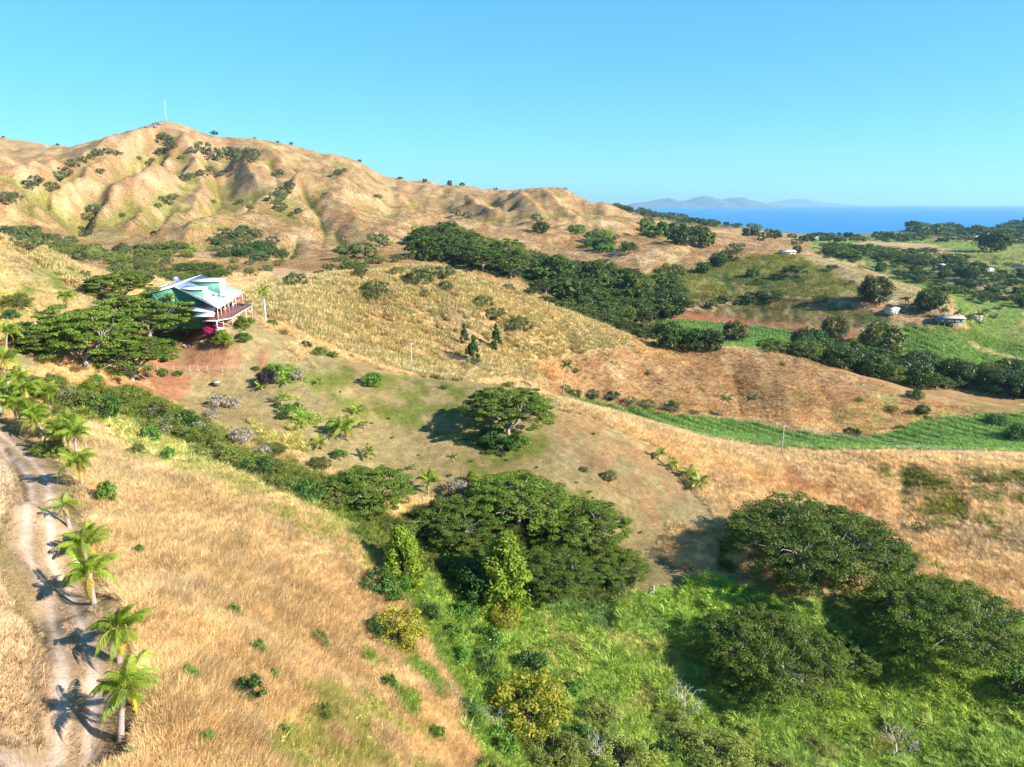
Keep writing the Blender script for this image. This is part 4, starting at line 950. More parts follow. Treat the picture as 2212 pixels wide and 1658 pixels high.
# ------------------------------------------------------------------ the wide umbrella trees of the valley
for (u, v, wd, hs, lab) in [
  (1098, 938, 182, 1.1, 'lone wide umbrella tree standing in the middle of the mown lawn'),
  (1748, 1235, 325, .86, 'largest flat umbrella tree, casting a long shadow over the foot of the lawn'),
  (2022, 1400, 275, 1.02, 'broad umbrella tree below the dry slope at the right, just above the green creepers'),
  (1660, 1475, 285, 1.0, 'round umbrella tree rising alone out of the bright green valley floor'),
  (1835, 1440, 135, .9, 'small olive umbrella tree tucked between the two broad ones at the lower right'),
  (985, 1172, 190, .95, 'umbrella tree at the left end of the central grove'),
  (1120, 1132, 220, .95, 'tallest umbrella tree at the back of the central grove, with pale branches showing'),
  (1245, 1170, 205, .8, 'umbrella tree in the back right of the central grove'),
  (1320, 1240, 150, .6, 'low spreading umbrella tree at the right tip of the central grove'),
  (1050, 1258, 180, .9, 'umbrella tree at the front of the central grove, above the lime green tree'),
  (1190, 1275, 200, .78, 'front right umbrella tree of the central grove, trunks showing below it'),
  (790, 1105, 190, .95, 'umbrella tree with bare stems showing, between the dry hill and the lawn palms'),
  (325, 738, 195, 1.12, 'sunlit wide umbrella tree directly left of the green house'),
  (185, 795, 225, 1.15, 'dark umbrella tree at the lower left of the clump beside the house'),
  (285, 822, 195, 1.0, 'dark umbrella tree at the bottom of the clump beside the house'),
  (405, 722, 100, .65, 'umbrella tree touching the roof corner of the green house'),
  (112, 772, 150, 1.0, 'dark umbrella tree at the left edge of the clump, above the drive palms'),
  (262, 655, 125, 1.1, 'tall thin layered umbrella tree rising behind the clump, left of the house roof'),
 ]:
    plant('umbb' if wd > 260 else 'umb', u, v, wd, 'umbrella_tree', lab, 'tree', 'umbrella trees around the lawn and valley', hs=hs)
print('umb', round(time.time() - T0, 1))
def poly_scatter(poly, n, seed, smin, dmin):
    rs = random.Random(seed); xs = [p[0] for p in poly]; ys = [p[1] for p in poly]; out = []
    for _ in range(n * 60):
        u, v = rs.uniform(min(xs), max(xs)), rs.uniform(min(ys), max(ys))
        if not inpoly(np.array([u]), np.array([v]), poly)[0]: continue
        x, y, z, s = hit(u, v, smin)
        if z < 1: continue
        if all(math.hypot(x - a, y - b) > dmin for _, _, a, b, _ in out): out.append((u, v, x, y, s))
        if len(out) >= n: break
    return sorted(out, key=lambda t: (t[0]))
def grove(kinds, poly, n, seed, smin, dmin, wm, name, label, cat='tree', group=None, hs=1.0):
    rs = random.Random(seed); pts = poly_scatter(poly, n, seed, smin, dmin)
    us = sorted(p[0] for p in pts); nb = max(2, min(7, len(pts) // 4)); names = {2: ['left half', 'right half'], 3: ['left third', 'middle', 'right third']}.get(nb) or ['far left end', 'left part', 'left of centre', 'centre', 'right of centre', 'right part', 'far right end'][: nb] if nb != 4 and nb != 5 and nb != 6 else {4: ['far left end', 'left of centre', 'right of centre', 'far right end'], 5: ['far left end', 'left of centre', 'centre', 'right of centre', 'far right end'], 6: ['far left end', 'left part', 'left of centre', 'right of centre', 'right part', 'far right end']}[nb]
    for k in range(nb):
        sub_ = [p for i, p in enumerate(pts) if i * nb // len(pts) == k]
        sub_.sort(key=lambda p: p[4])
        for j, (u, v, x, y, s) in enumerate(sub_):
            w_ = rs.uniform(*wm); t_ = len(sub_)
            row = 'nearest' if j == 0 else ('farthest' if j == t_ - 1 else ('in the front rows' if j < t_ / 2 else 'in the back rows'))
            lb = label + ', ' + names[k] + ', ' + row
            plant(rs.choice(kinds), u, v, w_ * F / s, name, lb, cat, group or label, smin, hs * rs.uniform(.85, 1.15), xy=(x, y))
# wooded valley beyond the tussock ridge
grove(['umbm', 'umbm', 'umbm', 'umbm', 'umbm', 'mangodark', 'olive', 'far'], [(885,520),(960,515),(1060,548),(1150,565),(1260,585),(1350,610),(1450,620),(1465,680),(1390,715),(1310,712),(1240,670),(1160,625),(1100,605),(1000,582),(930,570)], 66, 11, 390, 15, (17, 27),
      'umbrella_tree', 'dark umbrella tree in the wooded valley', hs=.95)
for i, (u, v, wd) in enumerate([(1180,664,48),(1218,680,54),(1300,712,70),(1345,722,60),(1395,738,62),(1260,690,60)]):
    plant('umbm', u, v, wd, 'umbrella_tree', ['umbrella tree on the near edge of the wooded valley, just above the tussock ridge line'][0], 'tree', 'umbrella trees along the near edge of the wooded valley', 345)
# dark tree row below the red field
for u, v, wd, k, lab in [(1440,752,75,'mangodark','dark dense tree at the left of the row behind the orange ridge'),(1490,757,62,'mangodark','dark dense tree in the middle of the row behind the orange ridge'),
                    (1532,757,60,'mangodark','bright leafy dense tree in the row behind the orange ridge'),(1585,740,58,'mango','mango tree with rusty flower heads at the right of the orange ridge row'),
                    (1385,730,45,'mango','small rusty topped mango tree, leftmost of the row behind the orange ridge'),(1885,655,72,'mango','large round mango tree on the straw coloured spur at the right'),
                    (1905,770,88,'mango','mango tree covered in orange flower heads behind the dark valley trees'),(1975,812,50,'mango','low mango tree with an orange top beside the cane field'),
                    (1800,730,60,'mango','mango tree with a rusty top at the back of the dark valley trees'),(2010,672,60,'mangodark','dark dense tree between the two farmhouses'),
                    (1722,548,22,'mango','round mango tree beside the white roof on the hill'),(1168,505,34,'mangodark','dark round tree with a long shadow on the golden hills'),
                    (2140,545,60,'mangodark','large dark tree in the far plain at the right edge'),(2090,605,40,'mangodark','dark tree on the plain below the far farm')]:
    plant(k, u, v, wd, 'dense_tree' if k == 'mangodark' else 'mango_tree', lab, 'tree', None, 300)
grove(['umbm','umbm','mangodark','umbm','olive'], [(1730,760),(1800,745),(1900,790),(2010,800),(2212,835),(2290,850),(2290,885),(2212,872),(2100,850),(1990,840),(1900,825),(1800,800),(1740,785)], 46, 14, 325, 10, (13, 20),
      'valley_tree', 'dark tree in the belt behind the orange ridge', hs=.9)
grove(['umbm'], [(1640,755),(1740,770),(1740,785),(1640,768)], 7, 15, 322, 8, (9, 13), 'valley_tree', 'low tree in the thin belt behind the crest')
# the right hand hills and plain
grove(['umbf','far','umbm'], [(1480,660),(1640,640),(1700,640),(1680,655),(1500,672)], 8, 16, 400, 10, (7, 12), 'hill_tree', 'dark tree at the foot of the olive hill')
for i, (u, v, wd, k) in enumerate([(1625,600,30,'far'),(1575,565,40,'grey'),(1550,575,36,'mangodark'),(1520,590,30,'mangodark'),(1590,548,36,'grey'),(1640,615,22,'far'),(1772,655,34,'umbm'),(1795,585,26,'umbf'),(1715,598,50,'umbf'),(1840,615,16,'grey')]):
    plant(k, u, v, wd, 'hill_tree', ORD[[4, 2, 1, 0, 3, 5, 7, 8, 6, 9][i]] + ' of the trees dotted on the olive hill', 'tree', 'trees dotted on the olive hill', 400)
grove(['umbm','far','umbf','mangodark'], [(1760,560),(1830,545),(2000,560),(2212,600),(2290,640),(2290,710),(2212,700),(2120,690),(2050,650),(1990,620),(1900,590),(1800,562)], 60, 18, 520, 18, (9, 19), 'plain_tree', 'dark tree among the plain fields', hs=.8)
grove(['umbf','umbm'], [(1760,548),(1800,538),(2010,552),(2080,566),(2000,575),(1850,565)], 22, 19, 700, 16, (20, 30), 'plain_tree', 'flat topped tree behind the straw spur', hs=.75)
grove(['far','umbf'], [(1600,508),(1720,514),(1980,512),(2212,520),(2290,525),(2290,560),(2100,528),(1900,524),(1700,534),(1600,520)], 60, 20, 1100, 25, (16, 30), 'coast_tree', 'far tree on the plain near the shore', hs=.8)
grove(['far','umbf'], [(1960,512),(1970,495),(2010,488),(2080,494),(2130,500),(2180,486),(2290,482),(2290,512)], 60, 21, 1300, 24, (22, 40), 'coast_tree', 'far tree on the headland hills by the sea', hs=.8)
grove(['far','umbf','grey'], [(1315,446),(1400,462),(1560,487),(1640,494),(1640,500),(1480,485),(1330,458)], 42, 22, 1100, 20, (14, 26), 'ridge_tree', 'far tree along the coastal ridge')
grove(['umbm','far'], [(1385,500),(1440,498),(1540,520),(1535,535),(1420,525),(1380,515)], 14, 23, 640, 14, (16, 28), 'hill_tree', 'spreading tree below the coastal ridge')
grove(['grey','mangodark','bush'], [(1240,500),(1290,515),(1350,535),(1400,545),(1330,552),(1260,530)], 14, 24, 560, 9, (10, 16), 'hill_tree', 'green tree in the hollow of the golden hills')
for i, (u, v, wd) in enumerate([(1160,478,26),(1235,500,22),(1400,490,34),(1460,505,40),(1330,520,20),(1650,520,30),(1720,530,24),(1660,505,18)]):
    plant('grey', u, v, wd, 'hill_shrub', ORD[[0, 1, 3, 4, 2, 5, 7, 6][i]] + ' shrub of the golden hills towards the sea', 'shrub', 'shrubs on the hills towards the sea', 560)
for (u, v, wd, k, lab) in [(815,640,56,'grey','tall shrub with a dark shadow on the left top of the tussock ridge'),(800,650,40,'grey','lower shrub at the foot of the tall one on the tussock ridge'),(917,640,22,'grey','small upright shrub in the middle of the tussock ridge top'),
                      (962,628,34,'grey','pale low shrub on the crest of the tussock ridge'),(1045,665,44,'grey','left shrub of the dark gully line on the tussock ridge'),(1070,690,42,'grey','middle shrub of the dark gully line on the tussock ridge'),
                      (1125,715,52,'grey','lowest shrub of the dark gully line on the tussock ridge'),(1100,628,26,'grey','shrub just behind the tussock ridge above the gully line'),(1150,640,40,'umbm','spreading shrub behind the tussock ridge'),
                      (910,615,60,'grey','large feathery shrub standing behind the tussock ridge'),(955,605,50,'grey','feathery shrub beside the large one behind the tussock ridge'),(790,560,60,'grey','shrub on the orange slope above the dirt pad'),
                      (820,535,50,'grey','shrub clump on the top of the orange slope'),(750,560,50,'grey','left shrub of the orange slope above the dirt pad'),(715,590,34,'grey','round shrub beside the bare dirt pad'),(640,620,50,'grey','pale shrub growing in front of the bare dirt pad')]:
    plant(k, u, v, wd, 'shrub', lab, 'shrub', None, 215)
# shrubs scattered over the mountain
MT = [(360,312,34),(352,300,22),(372,322,26),(348,335,24),(320,358,16),(330,350,14),(440,335,44),(462,345,40),(500,345,44),(528,352,50),(548,340,30),(420,332,24),
      (212,338,26),(232,333,20),(250,336,18),(196,345,18),(262,336,12),(160,362,28),(180,352,22),(140,380,30),(128,392,34),(112,412,30),(78,400,34),(60,408,30),(30,436,34),(8,440,40),
      (360,442,30),(375,432,22),(342,450,18),(605,378,20),(592,382,14),(596,440,40),(610,425,34),(625,408,26),(606,456,30),(645,462,20),(630,468,14),(205,462,34),(190,476,26),(183,512,24),(178,500,18),
      (400,392,26),(412,386,20),(438,382,24),(452,374,24),(215,376,18),(222,372,12),(265,470,16),(460,440,14),(520,440,16),(540,452,16),(730,378,20),(745,372,14),(820,430,16),(812,428,12),(1012,442,14),(392,345,14),(300,345,12),(470,350,20),(985,468,26),(1010,472,22)]
def mt_label(u, v, wd):
    a = 'large' if wd >= 34 else ('small' if wd < 20 else 'grey green')
    w_ = 'under the summit mast' if 300 < u < 400 and v < 370 else 'in the band right of the summit' if 400 <= u < 560 and v < 365 else 'on the left shoulder' if u <= 300 and v < 350 else 'on the long left spur' if u <= 180 and v < 450 else 'beside the knob of the right spur' if 585 < u < 650 and v < 400 else 'on the steep flank of the right spur' if 585 < u < 660 else 'in the middle gully' if 400 < u < 480 else 'low on the left slopes' if u < 300 else 'low in the middle slopes' if u < 585 else 'on the slopes running down to the right'
    return a + ' shrub ' + w_ + ' of the golden mountain'
for u, v, wd in MT: plant('grey', u, v, wd, 'hill_shrub', mt_label(u, v, wd), 'shrub', 'shrubs on the mountain side', 480)
for poly, n_, sd, wm, lb in (([(455,520),(500,500),(560,515),(605,530),(610,560),(560,570),(490,560),(460,545)], 34, 31, (7, 13), 'dark shrub in the thicket at the mountain foot'),
                         ([(0,500),(60,500),(130,520),(200,540),(240,555),(180,570),(100,545),(0,530)], 60, 32, (6, 11), 'green shrub in the thicket behind the light hill'),
                         ([(200,550),(300,535),(420,530),(420,560),(330,570),(230,575)], 44, 33, (6, 10), 'green shrub along the mountain foot'),
                         ([(230,575),(330,565),(420,575),(480,590),(470,605),(380,610),(300,630),(240,625)], 42, 34, (4.5, 8), 'loose shrub behind the green house'),
                         ([(500,560),(640,560),(560,600),(500,600)], 8, 35, (4, 7), 'shrub on the red bank behind the house'),
                         ([(720,560),(860,530),(900,560),(860,600),(740,600)], 12, 36, (5, 9), 'shrub on the orange slope behind the tussocks'),
                         ([(870,505),(960,505),(950,540),(880,530)], 6, 37, (10, 16), 'tree at the upper end of the wooded valley')):
    grove(['grey', 'grey', 'darkbush'] if sd in (31,) else ['grey', 'scrub', 'limeol'] if sd in (32, 33) else ['grey', 'scrub'], poly, n_, sd, 240, wm[0] * .7, wm, 'hill_shrub', lb, 'shrub')
for i, (u, v, wd) in enumerate([(430,598,90),(470,604,60),(390,612,60)]):
    plant('umb', u, v, wd, 'umbrella_tree', ['dark umbrella tree right behind the ridge of the green house','dark umbrella tree behind the right end of the house roof','dark umbrella tree behind the left end of the house roof'][i], 'tree', None, 215, hs=.7)
# lone trees on the skyline
def skyline(u, v0):
    best = None
    s_ = np.exp(np.linspace(math.log(500), math.log(1500), 500)); a = (u - 1106) / F
    x = a * s_; yy = s_ / CP
    for _ in range(4): zz = height(x, yy); yy = (s_ + (zz - CAMZ) * SP) / CP
    zz = height(x, yy); uu, vv, dd = project(x, yy, zz); k = int(np.argmin(vv)); return x[k], yy[k], dd[k]
SK = [(7,6,1),(125,8,1),(463,15,1.6),(550,5,1),(600,6,1),(629,8,1.2),(777,9,1),(865,13,1),(918,12,1),(972,13,1.5),(998,12,1),(1070,8,1),(1222,7,1)]
for i, (u, wd, hs) in enumerate(SK):
    x, y, s = skyline(u, 0)
    plant('umbf' if i in (2, 7) else 'far', u, 0, wd, 'skyline_tree', (ORD[i] + ' of the tiny trees standing on the skyline') if i < 13 else '', 'tree', 'tiny trees on the skyline', xy=(x, y), hs=hs)
print('groves', round(time.time() - T0, 1))

# ------------------------------------------------------------------ gully bushes and near trees
gul = [(170,880,90),(215,905,90),(262,880,80),(285,925,90),(330,905,80),(352,945,90),(395,925,70),(400,975,90),(440,965,80),(455,1000,84),(500,1010,84),(512,975,60),(548,1035,84),(590,1025,70),(600,1062,80),(645,1050,70),(660,1082,78),(705,1070,60),(720,1098,70),(770,1125,70),(740,1050,55),(690,1015,48),(590,985,50),(820,1150,80),(860,1170,80)]
gul = sorted(gul[::2] + gul[1::4])
for i, (u, v, wd) in enumerate(gul):
    plant(['scrub', 'scrub', 'olive', 'darkbush'][(i * 7) % 4], u, v, wd, 'gully_bush', ('olive bush number ' + str(i) if False else (ORD[i].replace('leftmost', 'uppermost').replace('from left', 'from the top') if i < 11 else ORD[len(gul) - 1 - i].replace('leftmost', 'lowest').replace('from left', 'from the bottom')) + ' bush') + ' of the gully beside the dry slope', 'shrub', 'bushes down the gully', hs=.9)
for u, v, wd, k, lab, nm in [
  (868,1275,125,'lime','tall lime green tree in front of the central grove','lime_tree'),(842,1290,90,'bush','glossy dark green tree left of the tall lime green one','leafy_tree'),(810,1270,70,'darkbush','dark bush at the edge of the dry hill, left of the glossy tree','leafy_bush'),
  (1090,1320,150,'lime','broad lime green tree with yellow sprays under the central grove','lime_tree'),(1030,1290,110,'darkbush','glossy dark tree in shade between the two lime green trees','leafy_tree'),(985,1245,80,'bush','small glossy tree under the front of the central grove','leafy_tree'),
  (862,1395,105,'yellow','bright yellow leafed tree at the edge of the dry hill','yellow_tree'),(806,1375,62,'darkbush','dark bush pressed against the left of the bright yellow tree','leafy_bush'),(1090,1350,60,'yellow','yellow topped sapling below the broad lime green tree','yellow_tree'),
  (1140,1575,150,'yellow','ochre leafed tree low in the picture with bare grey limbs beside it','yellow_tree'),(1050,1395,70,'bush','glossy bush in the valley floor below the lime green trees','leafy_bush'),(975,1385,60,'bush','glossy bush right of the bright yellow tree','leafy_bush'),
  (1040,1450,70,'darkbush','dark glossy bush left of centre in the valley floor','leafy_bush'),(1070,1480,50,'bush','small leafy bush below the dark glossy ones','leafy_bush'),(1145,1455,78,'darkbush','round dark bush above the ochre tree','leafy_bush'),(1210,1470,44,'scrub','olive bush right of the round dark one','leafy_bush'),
  (1240,1500,44,'bush','small dark bush right above the ochre tree','leafy_bush'),(1000,1340,70,'bush','glossy bush in the shade below the lime green tree','leafy_bush'),
  (1190,1665,170,'limeol','olive tree at the bottom edge, directly under the ochre tree','olive_tree'),(1060,1700,130,'limeol','leftmost olive tree on the bottom edge of the picture','olive_tree'),(1350,1670,160,'limeol','olive tree at the bottom between the two bleached dead branches','olive_tree'),
  (1540,1660,170,'limeol','widest olive tree on the bottom edge, right of centre','olive_tree'),(1450,1580,100,'limeol','olive tree behind the bottom row, left of the grey bare tree','olive_tree'),(1680,1695,130,'limeol','rightmost olive tree on the bottom edge','olive_tree'),(1290,1560,90,'scrub','olive bush between the ochre tree and the grey bare tree','leafy_bush'),
  (1010,1560,70,'darkbush','dark bush left of the ochre tree at the bottom','leafy_bush'),(1075,1620,80,'bush','glossy bush under the ochre tree at the bottom','leafy_bush'),(1250,1620,80,'darkbush','dark bush between the forked dead tree and the ochre tree','leafy_bush'),(1420,1640,70,'darkbush','dark bush right of the forked dead tree','leafy_bush'),
  (1290,1600,70,'limeol','lime bush above the forked dead tree','leafy_bush'),(1600,1600,80,'limeol','lime bush under the round umbrella tree','leafy_bush'),(1750,1620,70,'limeol','lime bush at the bottom right of the olive row','leafy_bush'),(990,1430,60,'bush','leafy bush in the valley, lowest of the glossy ones','leafy_bush'),(920,1340,60,'darkbush','dark bush between the yellow tree and the lime one','leafy_bush'),
  (2180,1440,70,'darkbush','dark hedge like bush at the right edge below the dry slope','leafy_bush'),(2150,1400,50,'bush','leafy bush above the dark one at the right edge','leafy_bush'),(2200,1510,90,'darkbush','dark bush in a hollow at the right edge','leafy_bush'),
  (1940,1235,60,'darkbush','dark bush in the notch between the two broad umbrella trees','leafy_bush'),(1820,1230,60,'bush','pale flecked bush under the right rim of the largest umbrella tree','leafy_bush'),(1990,1150,34,'grey','grey bush alone on the dry slope at the right','shrub'),
  (2140,1040,30,'scrub','green bush high on the dry slope at the right edge','shrub'),(1690,1080,26,'bush','green bush on the pinkish tussocks above the largest umbrella tree','shrub'),(1745,1095,24,'darkbush','second green bush on the pinkish tussocks','shrub'),
  (1050,962,56,'darkbush','dark bush under the left of the lone umbrella tree','leafy_bush'),(1085,975,60,'darkbush','dark bush at the foot of the lone umbrella tree','leafy_bush'),(1115,968,50,'bush','green bush under the right of the lone umbrella tree','leafy_bush'),
  (803,832,46,'bush','bright leafy bush with its shadow on the upper lawn','lawn_bush'),(1020,1045,40,'lime','bright young lime green tree on the lower lawn','lime_tree'),(1316,1035,36,'scrub','young spreading tree on the lower right lawn','lawn_bush'),(1262,1018,20,'scrub','sapling left of the young spreading tree on the lower right lawn','lawn_bush'),
  (733,990,34,'bush','leafy bush below the large lawn palm','lawn_bush'),(690,768,32,'bush','leafy hedge bush at the top of the lawn','lawn_bush'),(662,752,26,'darkbush','dark hedge bush at the top left corner of the lawn','lawn_bush'),(720,772,24,'bush','small hedge bush at the edge of the tussock slope','lawn_bush'),(755,775,20,'scrub','last low bush of the hedge towards the power pole','lawn_bush'),
  (574,828,44,'purple','dark purple leafed bush at the head of the planted strip','purple_bush'),(592,806,34,'bush','green bush behind the dark purple one','lawn_bush'),(555,800,18,'bush','small bright bush left of the purple one','lawn_bush'),
  (620,892,34,'bush','leafy bush in the middle of the planted strip','lawn_bush'),(640,885,26,'darkbush','dark bush right in the planted strip','lawn_bush'),(612,905,24,'darkbush','dark bush left in the planted strip','lawn_bush'),(600,880,20,'bush','low bush at the left rim of the planted strip','lawn_bush'),
  (483,748,50,'lime','round yellow green bush below the water tank','round_bush'),(527,738,34,'bush','round dark green bush right of the yellow green one','round_bush'),(522,712,42,'yellowgreen2','golden green bush under the veranda deck','round_bush'),(540,700,26,'bush','bush at the foot of the far deck posts','round_bush'),
  (455,728,36,'pink','magenta bougainvillea left of the water tank','bougainvillea'),(470,712,28,'pink','magenta bougainvillea behind the water tank','bougainvillea'),
  (362,752,40,'darkbush','glossy bush under the umbrella trees on the red soil','round_bush'),(320,800,22,'bush','leafy bush at the left of the wire fence','lawn_bush'),(352,812,28,'bush','leafy bush at the terrace edge below the wire fence','lawn_bush'),(384,812,20,'bush','low bush right along the terrace edge','lawn_bush'),
  (190,850,40,'lime','yellow green bush below the umbrella tree clump','round_bush'),(205,828,34,'bush','bright bush at the bottom of the umbrella tree clump','round_bush'),
  (590,705,26,'bush','bush at the foot of the royal palm','lawn_bush'),(615,722,20,'scrub','low bush right of the royal palm','lawn_bush'),
  (1220,845,24,'bush','leafy bush at the head of the cane valley','shrub'),(1240,862,34,'darkbush','dark bush at the head of the cane valley','shrub'),(1280,860,30,'darkbush','dark bush second along the cane edge','shrub'),(1325,862,28,'darkbush','dark round bush third along the cane edge','shrub'),(1400,882,36,'scrub','olive bush along the cane edge','shrub'),(1450,888,36,'darkbush','dark bush along the cane edge left of the tall palms','shrub'),(1360,872,30,'scrub','scrubby bush on the upper cane edge','shrub'),
  (1840,945,36,'darkbush','dark bush at the foot of the ridge beside the power lines','shrub'),(1945,930,18,'darkbush','small dark upright bush right beside the cane','shrub'),(2005,912,24,'bush','bush at the right foot of the orange ridge','shrub'),(1975,862,34,'darkbush','dark bush of a pair on the orange ridge at the right','shrub'),(1990,895,34,'darkbush','lower dark bush of the pair on the orange ridge','shrub'),
  (1855,868,16,'bush','small round bush in the middle of the orange ridge','shrub'),(1925,890,26,'scrub','pale bush on the orange ridge','shrub'),(1690,790,16,'scrub','small bush near the crest of the orange ridge','shrub'),(1243,805,16,'darkbush','small dark bush on the middle of the tussock slope','shrub'),(1400,810,14,'bush','small bush high on the orange ridge','shrub'),
  (2150,920,40,'darkbush','dark patch of bush in the cane at the right edge','shrub'),(2195,955,60,'darkbush','dark bush in the cane at the right edge of the picture','shrub'),(960,840,20,'scrub','low bush beside the power pole foot','shrub'),
  (230,1085,44,'bush','bright bush in the dry grass beside the second group of drive palms','grass_bush'),(300,1195,20,'bush','tiny bush in the dry grass right of the drive','grass_bush'),(505,1330,26,'bush','small bush alone in the middle of the dry slope','grass_bush'),(300,1345,20,'bush','tiny bush beside the palm with yellow fronds','grass_bush'),
  (405,1480,44,'bush','bush in the dry grass right of the nearest palm','grass_bush'),(560,1420,40,'bush','leafy bush in the dry slope, upper of three','grass_bush'),(540,1520,60,'darkbush','dark green bush in the dry slope, largest of three','grass_bush'),(590,1470,28,'bush','small bush among the three on the dry slope','grass_bush'),
  (445,1610,38,'bush','bush low on the dry slope near the bottom edge','grass_bush'),(535,1575,28,'bush','bush below the dark green one on the dry slope','grass_bush'),(690,1400,44,'scrub','thin bush on the right part of the dry slope','grass_bush'),(690,1560,50,'scrub','bush in the yellow green grass at the bottom','grass_bush'),
  (845,1490,34,'bush','bush in the tall grass right of the dry slope','grass_bush'),(610,1600,36,'bush','bush near the bottom edge in the yellow green grass','grass_bush'),(945,1600,34,'bush','leafy bush in the tall grass left of the dead limbs','grass_bush'),(330,960,40,'bush','bush on the green rim of the dry slope','grass_bush'),(300,985,30,'scrub','thin bush on the green rim nearest the drive palms','grass_bush'),(365,1000,32,'bush','second bush on the green rim of the dry slope','grass_bush'),
  (40,665,60,'scrub','bush on the light hill left of the drive','shrub'),(25,690,36,'darkbush','spiky dark bush on the light hill at the left edge','shrub'),(185,600,26,'grey','small tree on the rim of the light hill','shrub'),(60,545,60,'grey','loose shrub on the crest of the light hill','shrub'),
  (95,900,70,'scrub','scrubby growth under the drive palms','gully_bush'),(60,850,60,'olive','yellow green tree behind the left drive palms','lime_tree'),(110,860,80,'olive','leafy tree behind the drive palms','lime_tree'),(150,940,60,'olive','feathery tree between the drive palms and the gully','lime_tree'),(30,870,60,'darkbush','dark bush under the leftmost drive palms','gully_bush'),(110,985,60,'olive','feathery tree overhanging the drive','lime_tree'),
 ]:
    if k == 'yellowgreen2': k = 'lime'
    hs = .6 if (k == 'lime' and wd < 60) else (.7 if k == 'limeol' else (1.9 if nm == 'grass_bush' else 1))
    plant(k, u, v, wd, nm, lab, 'tree' if 'tree' in nm else 'shrub', hs=hs)
for i, (u, v, wd) in enumerate([(840,906,9),(849,947,9),(804,916,8),(826,1008,10),(1003,951,12),(1043,980,12),(1018,998,9),(1096,996,9),(1122,1020,8),(1160,1011,8),(1145,1039,12),(1178,1062,8),(1245,1044,9),(1273,1065,11),(1281,1077,8),(1328,1113,11),(1340,1133,9),(1283,939,11),(1384,1152,10),(972,1030,12),(735,848,7),(905,985,8)]):
    plant(['scrub', 'bush', 'lime'][i % 3], u, v, wd, 'lawn_seedling', 'knee high seedling dotted on the mown lawn', 'shrub', 'seedlings dotted on the lawn', hs=.8 if i % 3 < 2 else .4, dz=0)
# leafless shrubs and dead trees
BARE = [bare_meshes('bare', 400 + i, depth=4) for i in range(3)]; BARE2 = [bare_meshes('frangipani', 410 + i, depth=4, r0=.07, mat='bark') for i in range(3)]
FRLEAF = [leaves(np.random.default_rng(i).normal(size=(26, 3)) * [1.0, 1.0, .45] + [0, 0, 2.1], np.full(26, .3), 8, .12, .6, .5, i) for i in range(2)]
FRM = [mesh_from('tip_leaves', a, b_, None, c, M['greyscrub']) for a, b_, c in FRLEAF]
for i, (u, v, wd, lab) in enumerate([(345,900,56,'leafless pinkish shrub on the red terrace below the fence'),(350,935,52,'leafless grey shrub below the pinkish one'),(475,880,50,'grey leafless shrub on the left lawn beside the dark tub'),(458,905,40,'lower left grey shrub of the left lawn'),
                                  (508,880,36,'right grey shrub of the left lawn'),(425,935,44,'sparse grey shrub low on the left lawn'),(520,960,60,'pale leafless thicket at the bottom of the left lawn'),(570,985,40,'pale leafless shrub where the left lawn meets the gully'),
                                  (645,820,36,'grey leafless shrub beside the tall dry grass at the lawn head'),(135,865,50,'silvery leafless shrub below the umbrella tree clump'),(985,1070,60,'bare grey crown at the back left of the central grove')]):
    x, y, z, s = hit(u, v); sc_ = wd * s / F / 4.2
    r_ = thing('bare_shrub', lab, 'shrub', (x, y, z - .1), i * 1.7, sc_); obj('branches', BARE2[i % 3], r_); obj('leaves', FRM[i % 2], r_); obj('twigs', DOME['twig'][i % 2][0], r_, sc=.85)
for i, (u, v, wd, rx, lab) in enumerate([(1470,1550,90,.2,'grey bare tree with many fine branches in the shadow of the round umbrella tree'),(1070,1570,70,-.7,'bleached fallen limb left of the ochre tree'),(1300,1650,80,.5,'bleached forked dead tree at the bottom edge'),(1930,1640,90,.1,'thin pale bare tree in the green growth at the bottom right')]):
    x, y, z, s = hit(u, v); sc_ = wd * s / F / 3.6
    r_ = thing('dead_tree', lab, 'dead tree', (x, y, z + .5), i * 2.1, sc_); r_.rotation_euler[0] = rx; obj('branches', BARE[i % 3], r_)

# ------------------------------------------------------------------ palms
RP = [  # base u, v, crown scale, trunk height, seed, label
 (262,1600,.74,3.0,1,.3,'nearest coconut palm on the drive edge, at the bottom of the picture'),
 (258,1432,.8,2.5,2,.4,'second coconut palm from the bottom, with two long yellow fronds'),
 (203,1305,.82,2.3,3,.2,'coconut palm beside the drive, third from the bottom'),
 (186,1228,.78,2.1,4,.2,'coconut palm crowded just behind the third one from the bottom'),
 (150,1140,.55,1.9,5,.1,'small young coconut palm with a shaggy pale trunk beside the drive'),
 (178,1052,1.05,3.2,6,.5,'coconut palm with yellow lower fronds at the bend of the drive'),
 (168,1000,1.05,3.4,7,.3,'coconut palm right behind the one at the bend of the drive'),
 (150,968,1.1,3.6,8,.3,'coconut palm at the upper right of the dense roadside group'),
 (85,945,1.1,3.4,9,.3,'coconut palm in the middle of the dense roadside group'),
 (40,930,1.0,3.6,10,.3,'coconut palm over the shaded part of the drive'),
 (5,900,1.1,4.2,11,.3,'coconut palm at the left edge above the shaded drive'),
 (55,880,1.0,4.6,12,.3,'coconut palm rising behind the roadside group'),
 (110,900,1.0,3.6,16,.3,'coconut palm between the roadside group and the gully bushes'),
 (20,830,1.1,4.2,13,.3,'coconut palm at the left edge, lower of two'),
 (15,770,1.1,4.2,14,.3,'coconut palm at the left edge, upper of two'),
 (95,955,1.0,3.0,17,.3,'coconut palm low in the thick of the roadside group'),
 (130,985,1.0,3.0,18,.3,'coconut palm at the lower edge of the dense roadside group'),
 (70,905,1.05,4.4,19,.3,'tallest coconut palm standing in the roadside group'),
 (148,705,1.0,6.0,15,.3,'coconut palm poking out of the umbrella trees left of the house')]
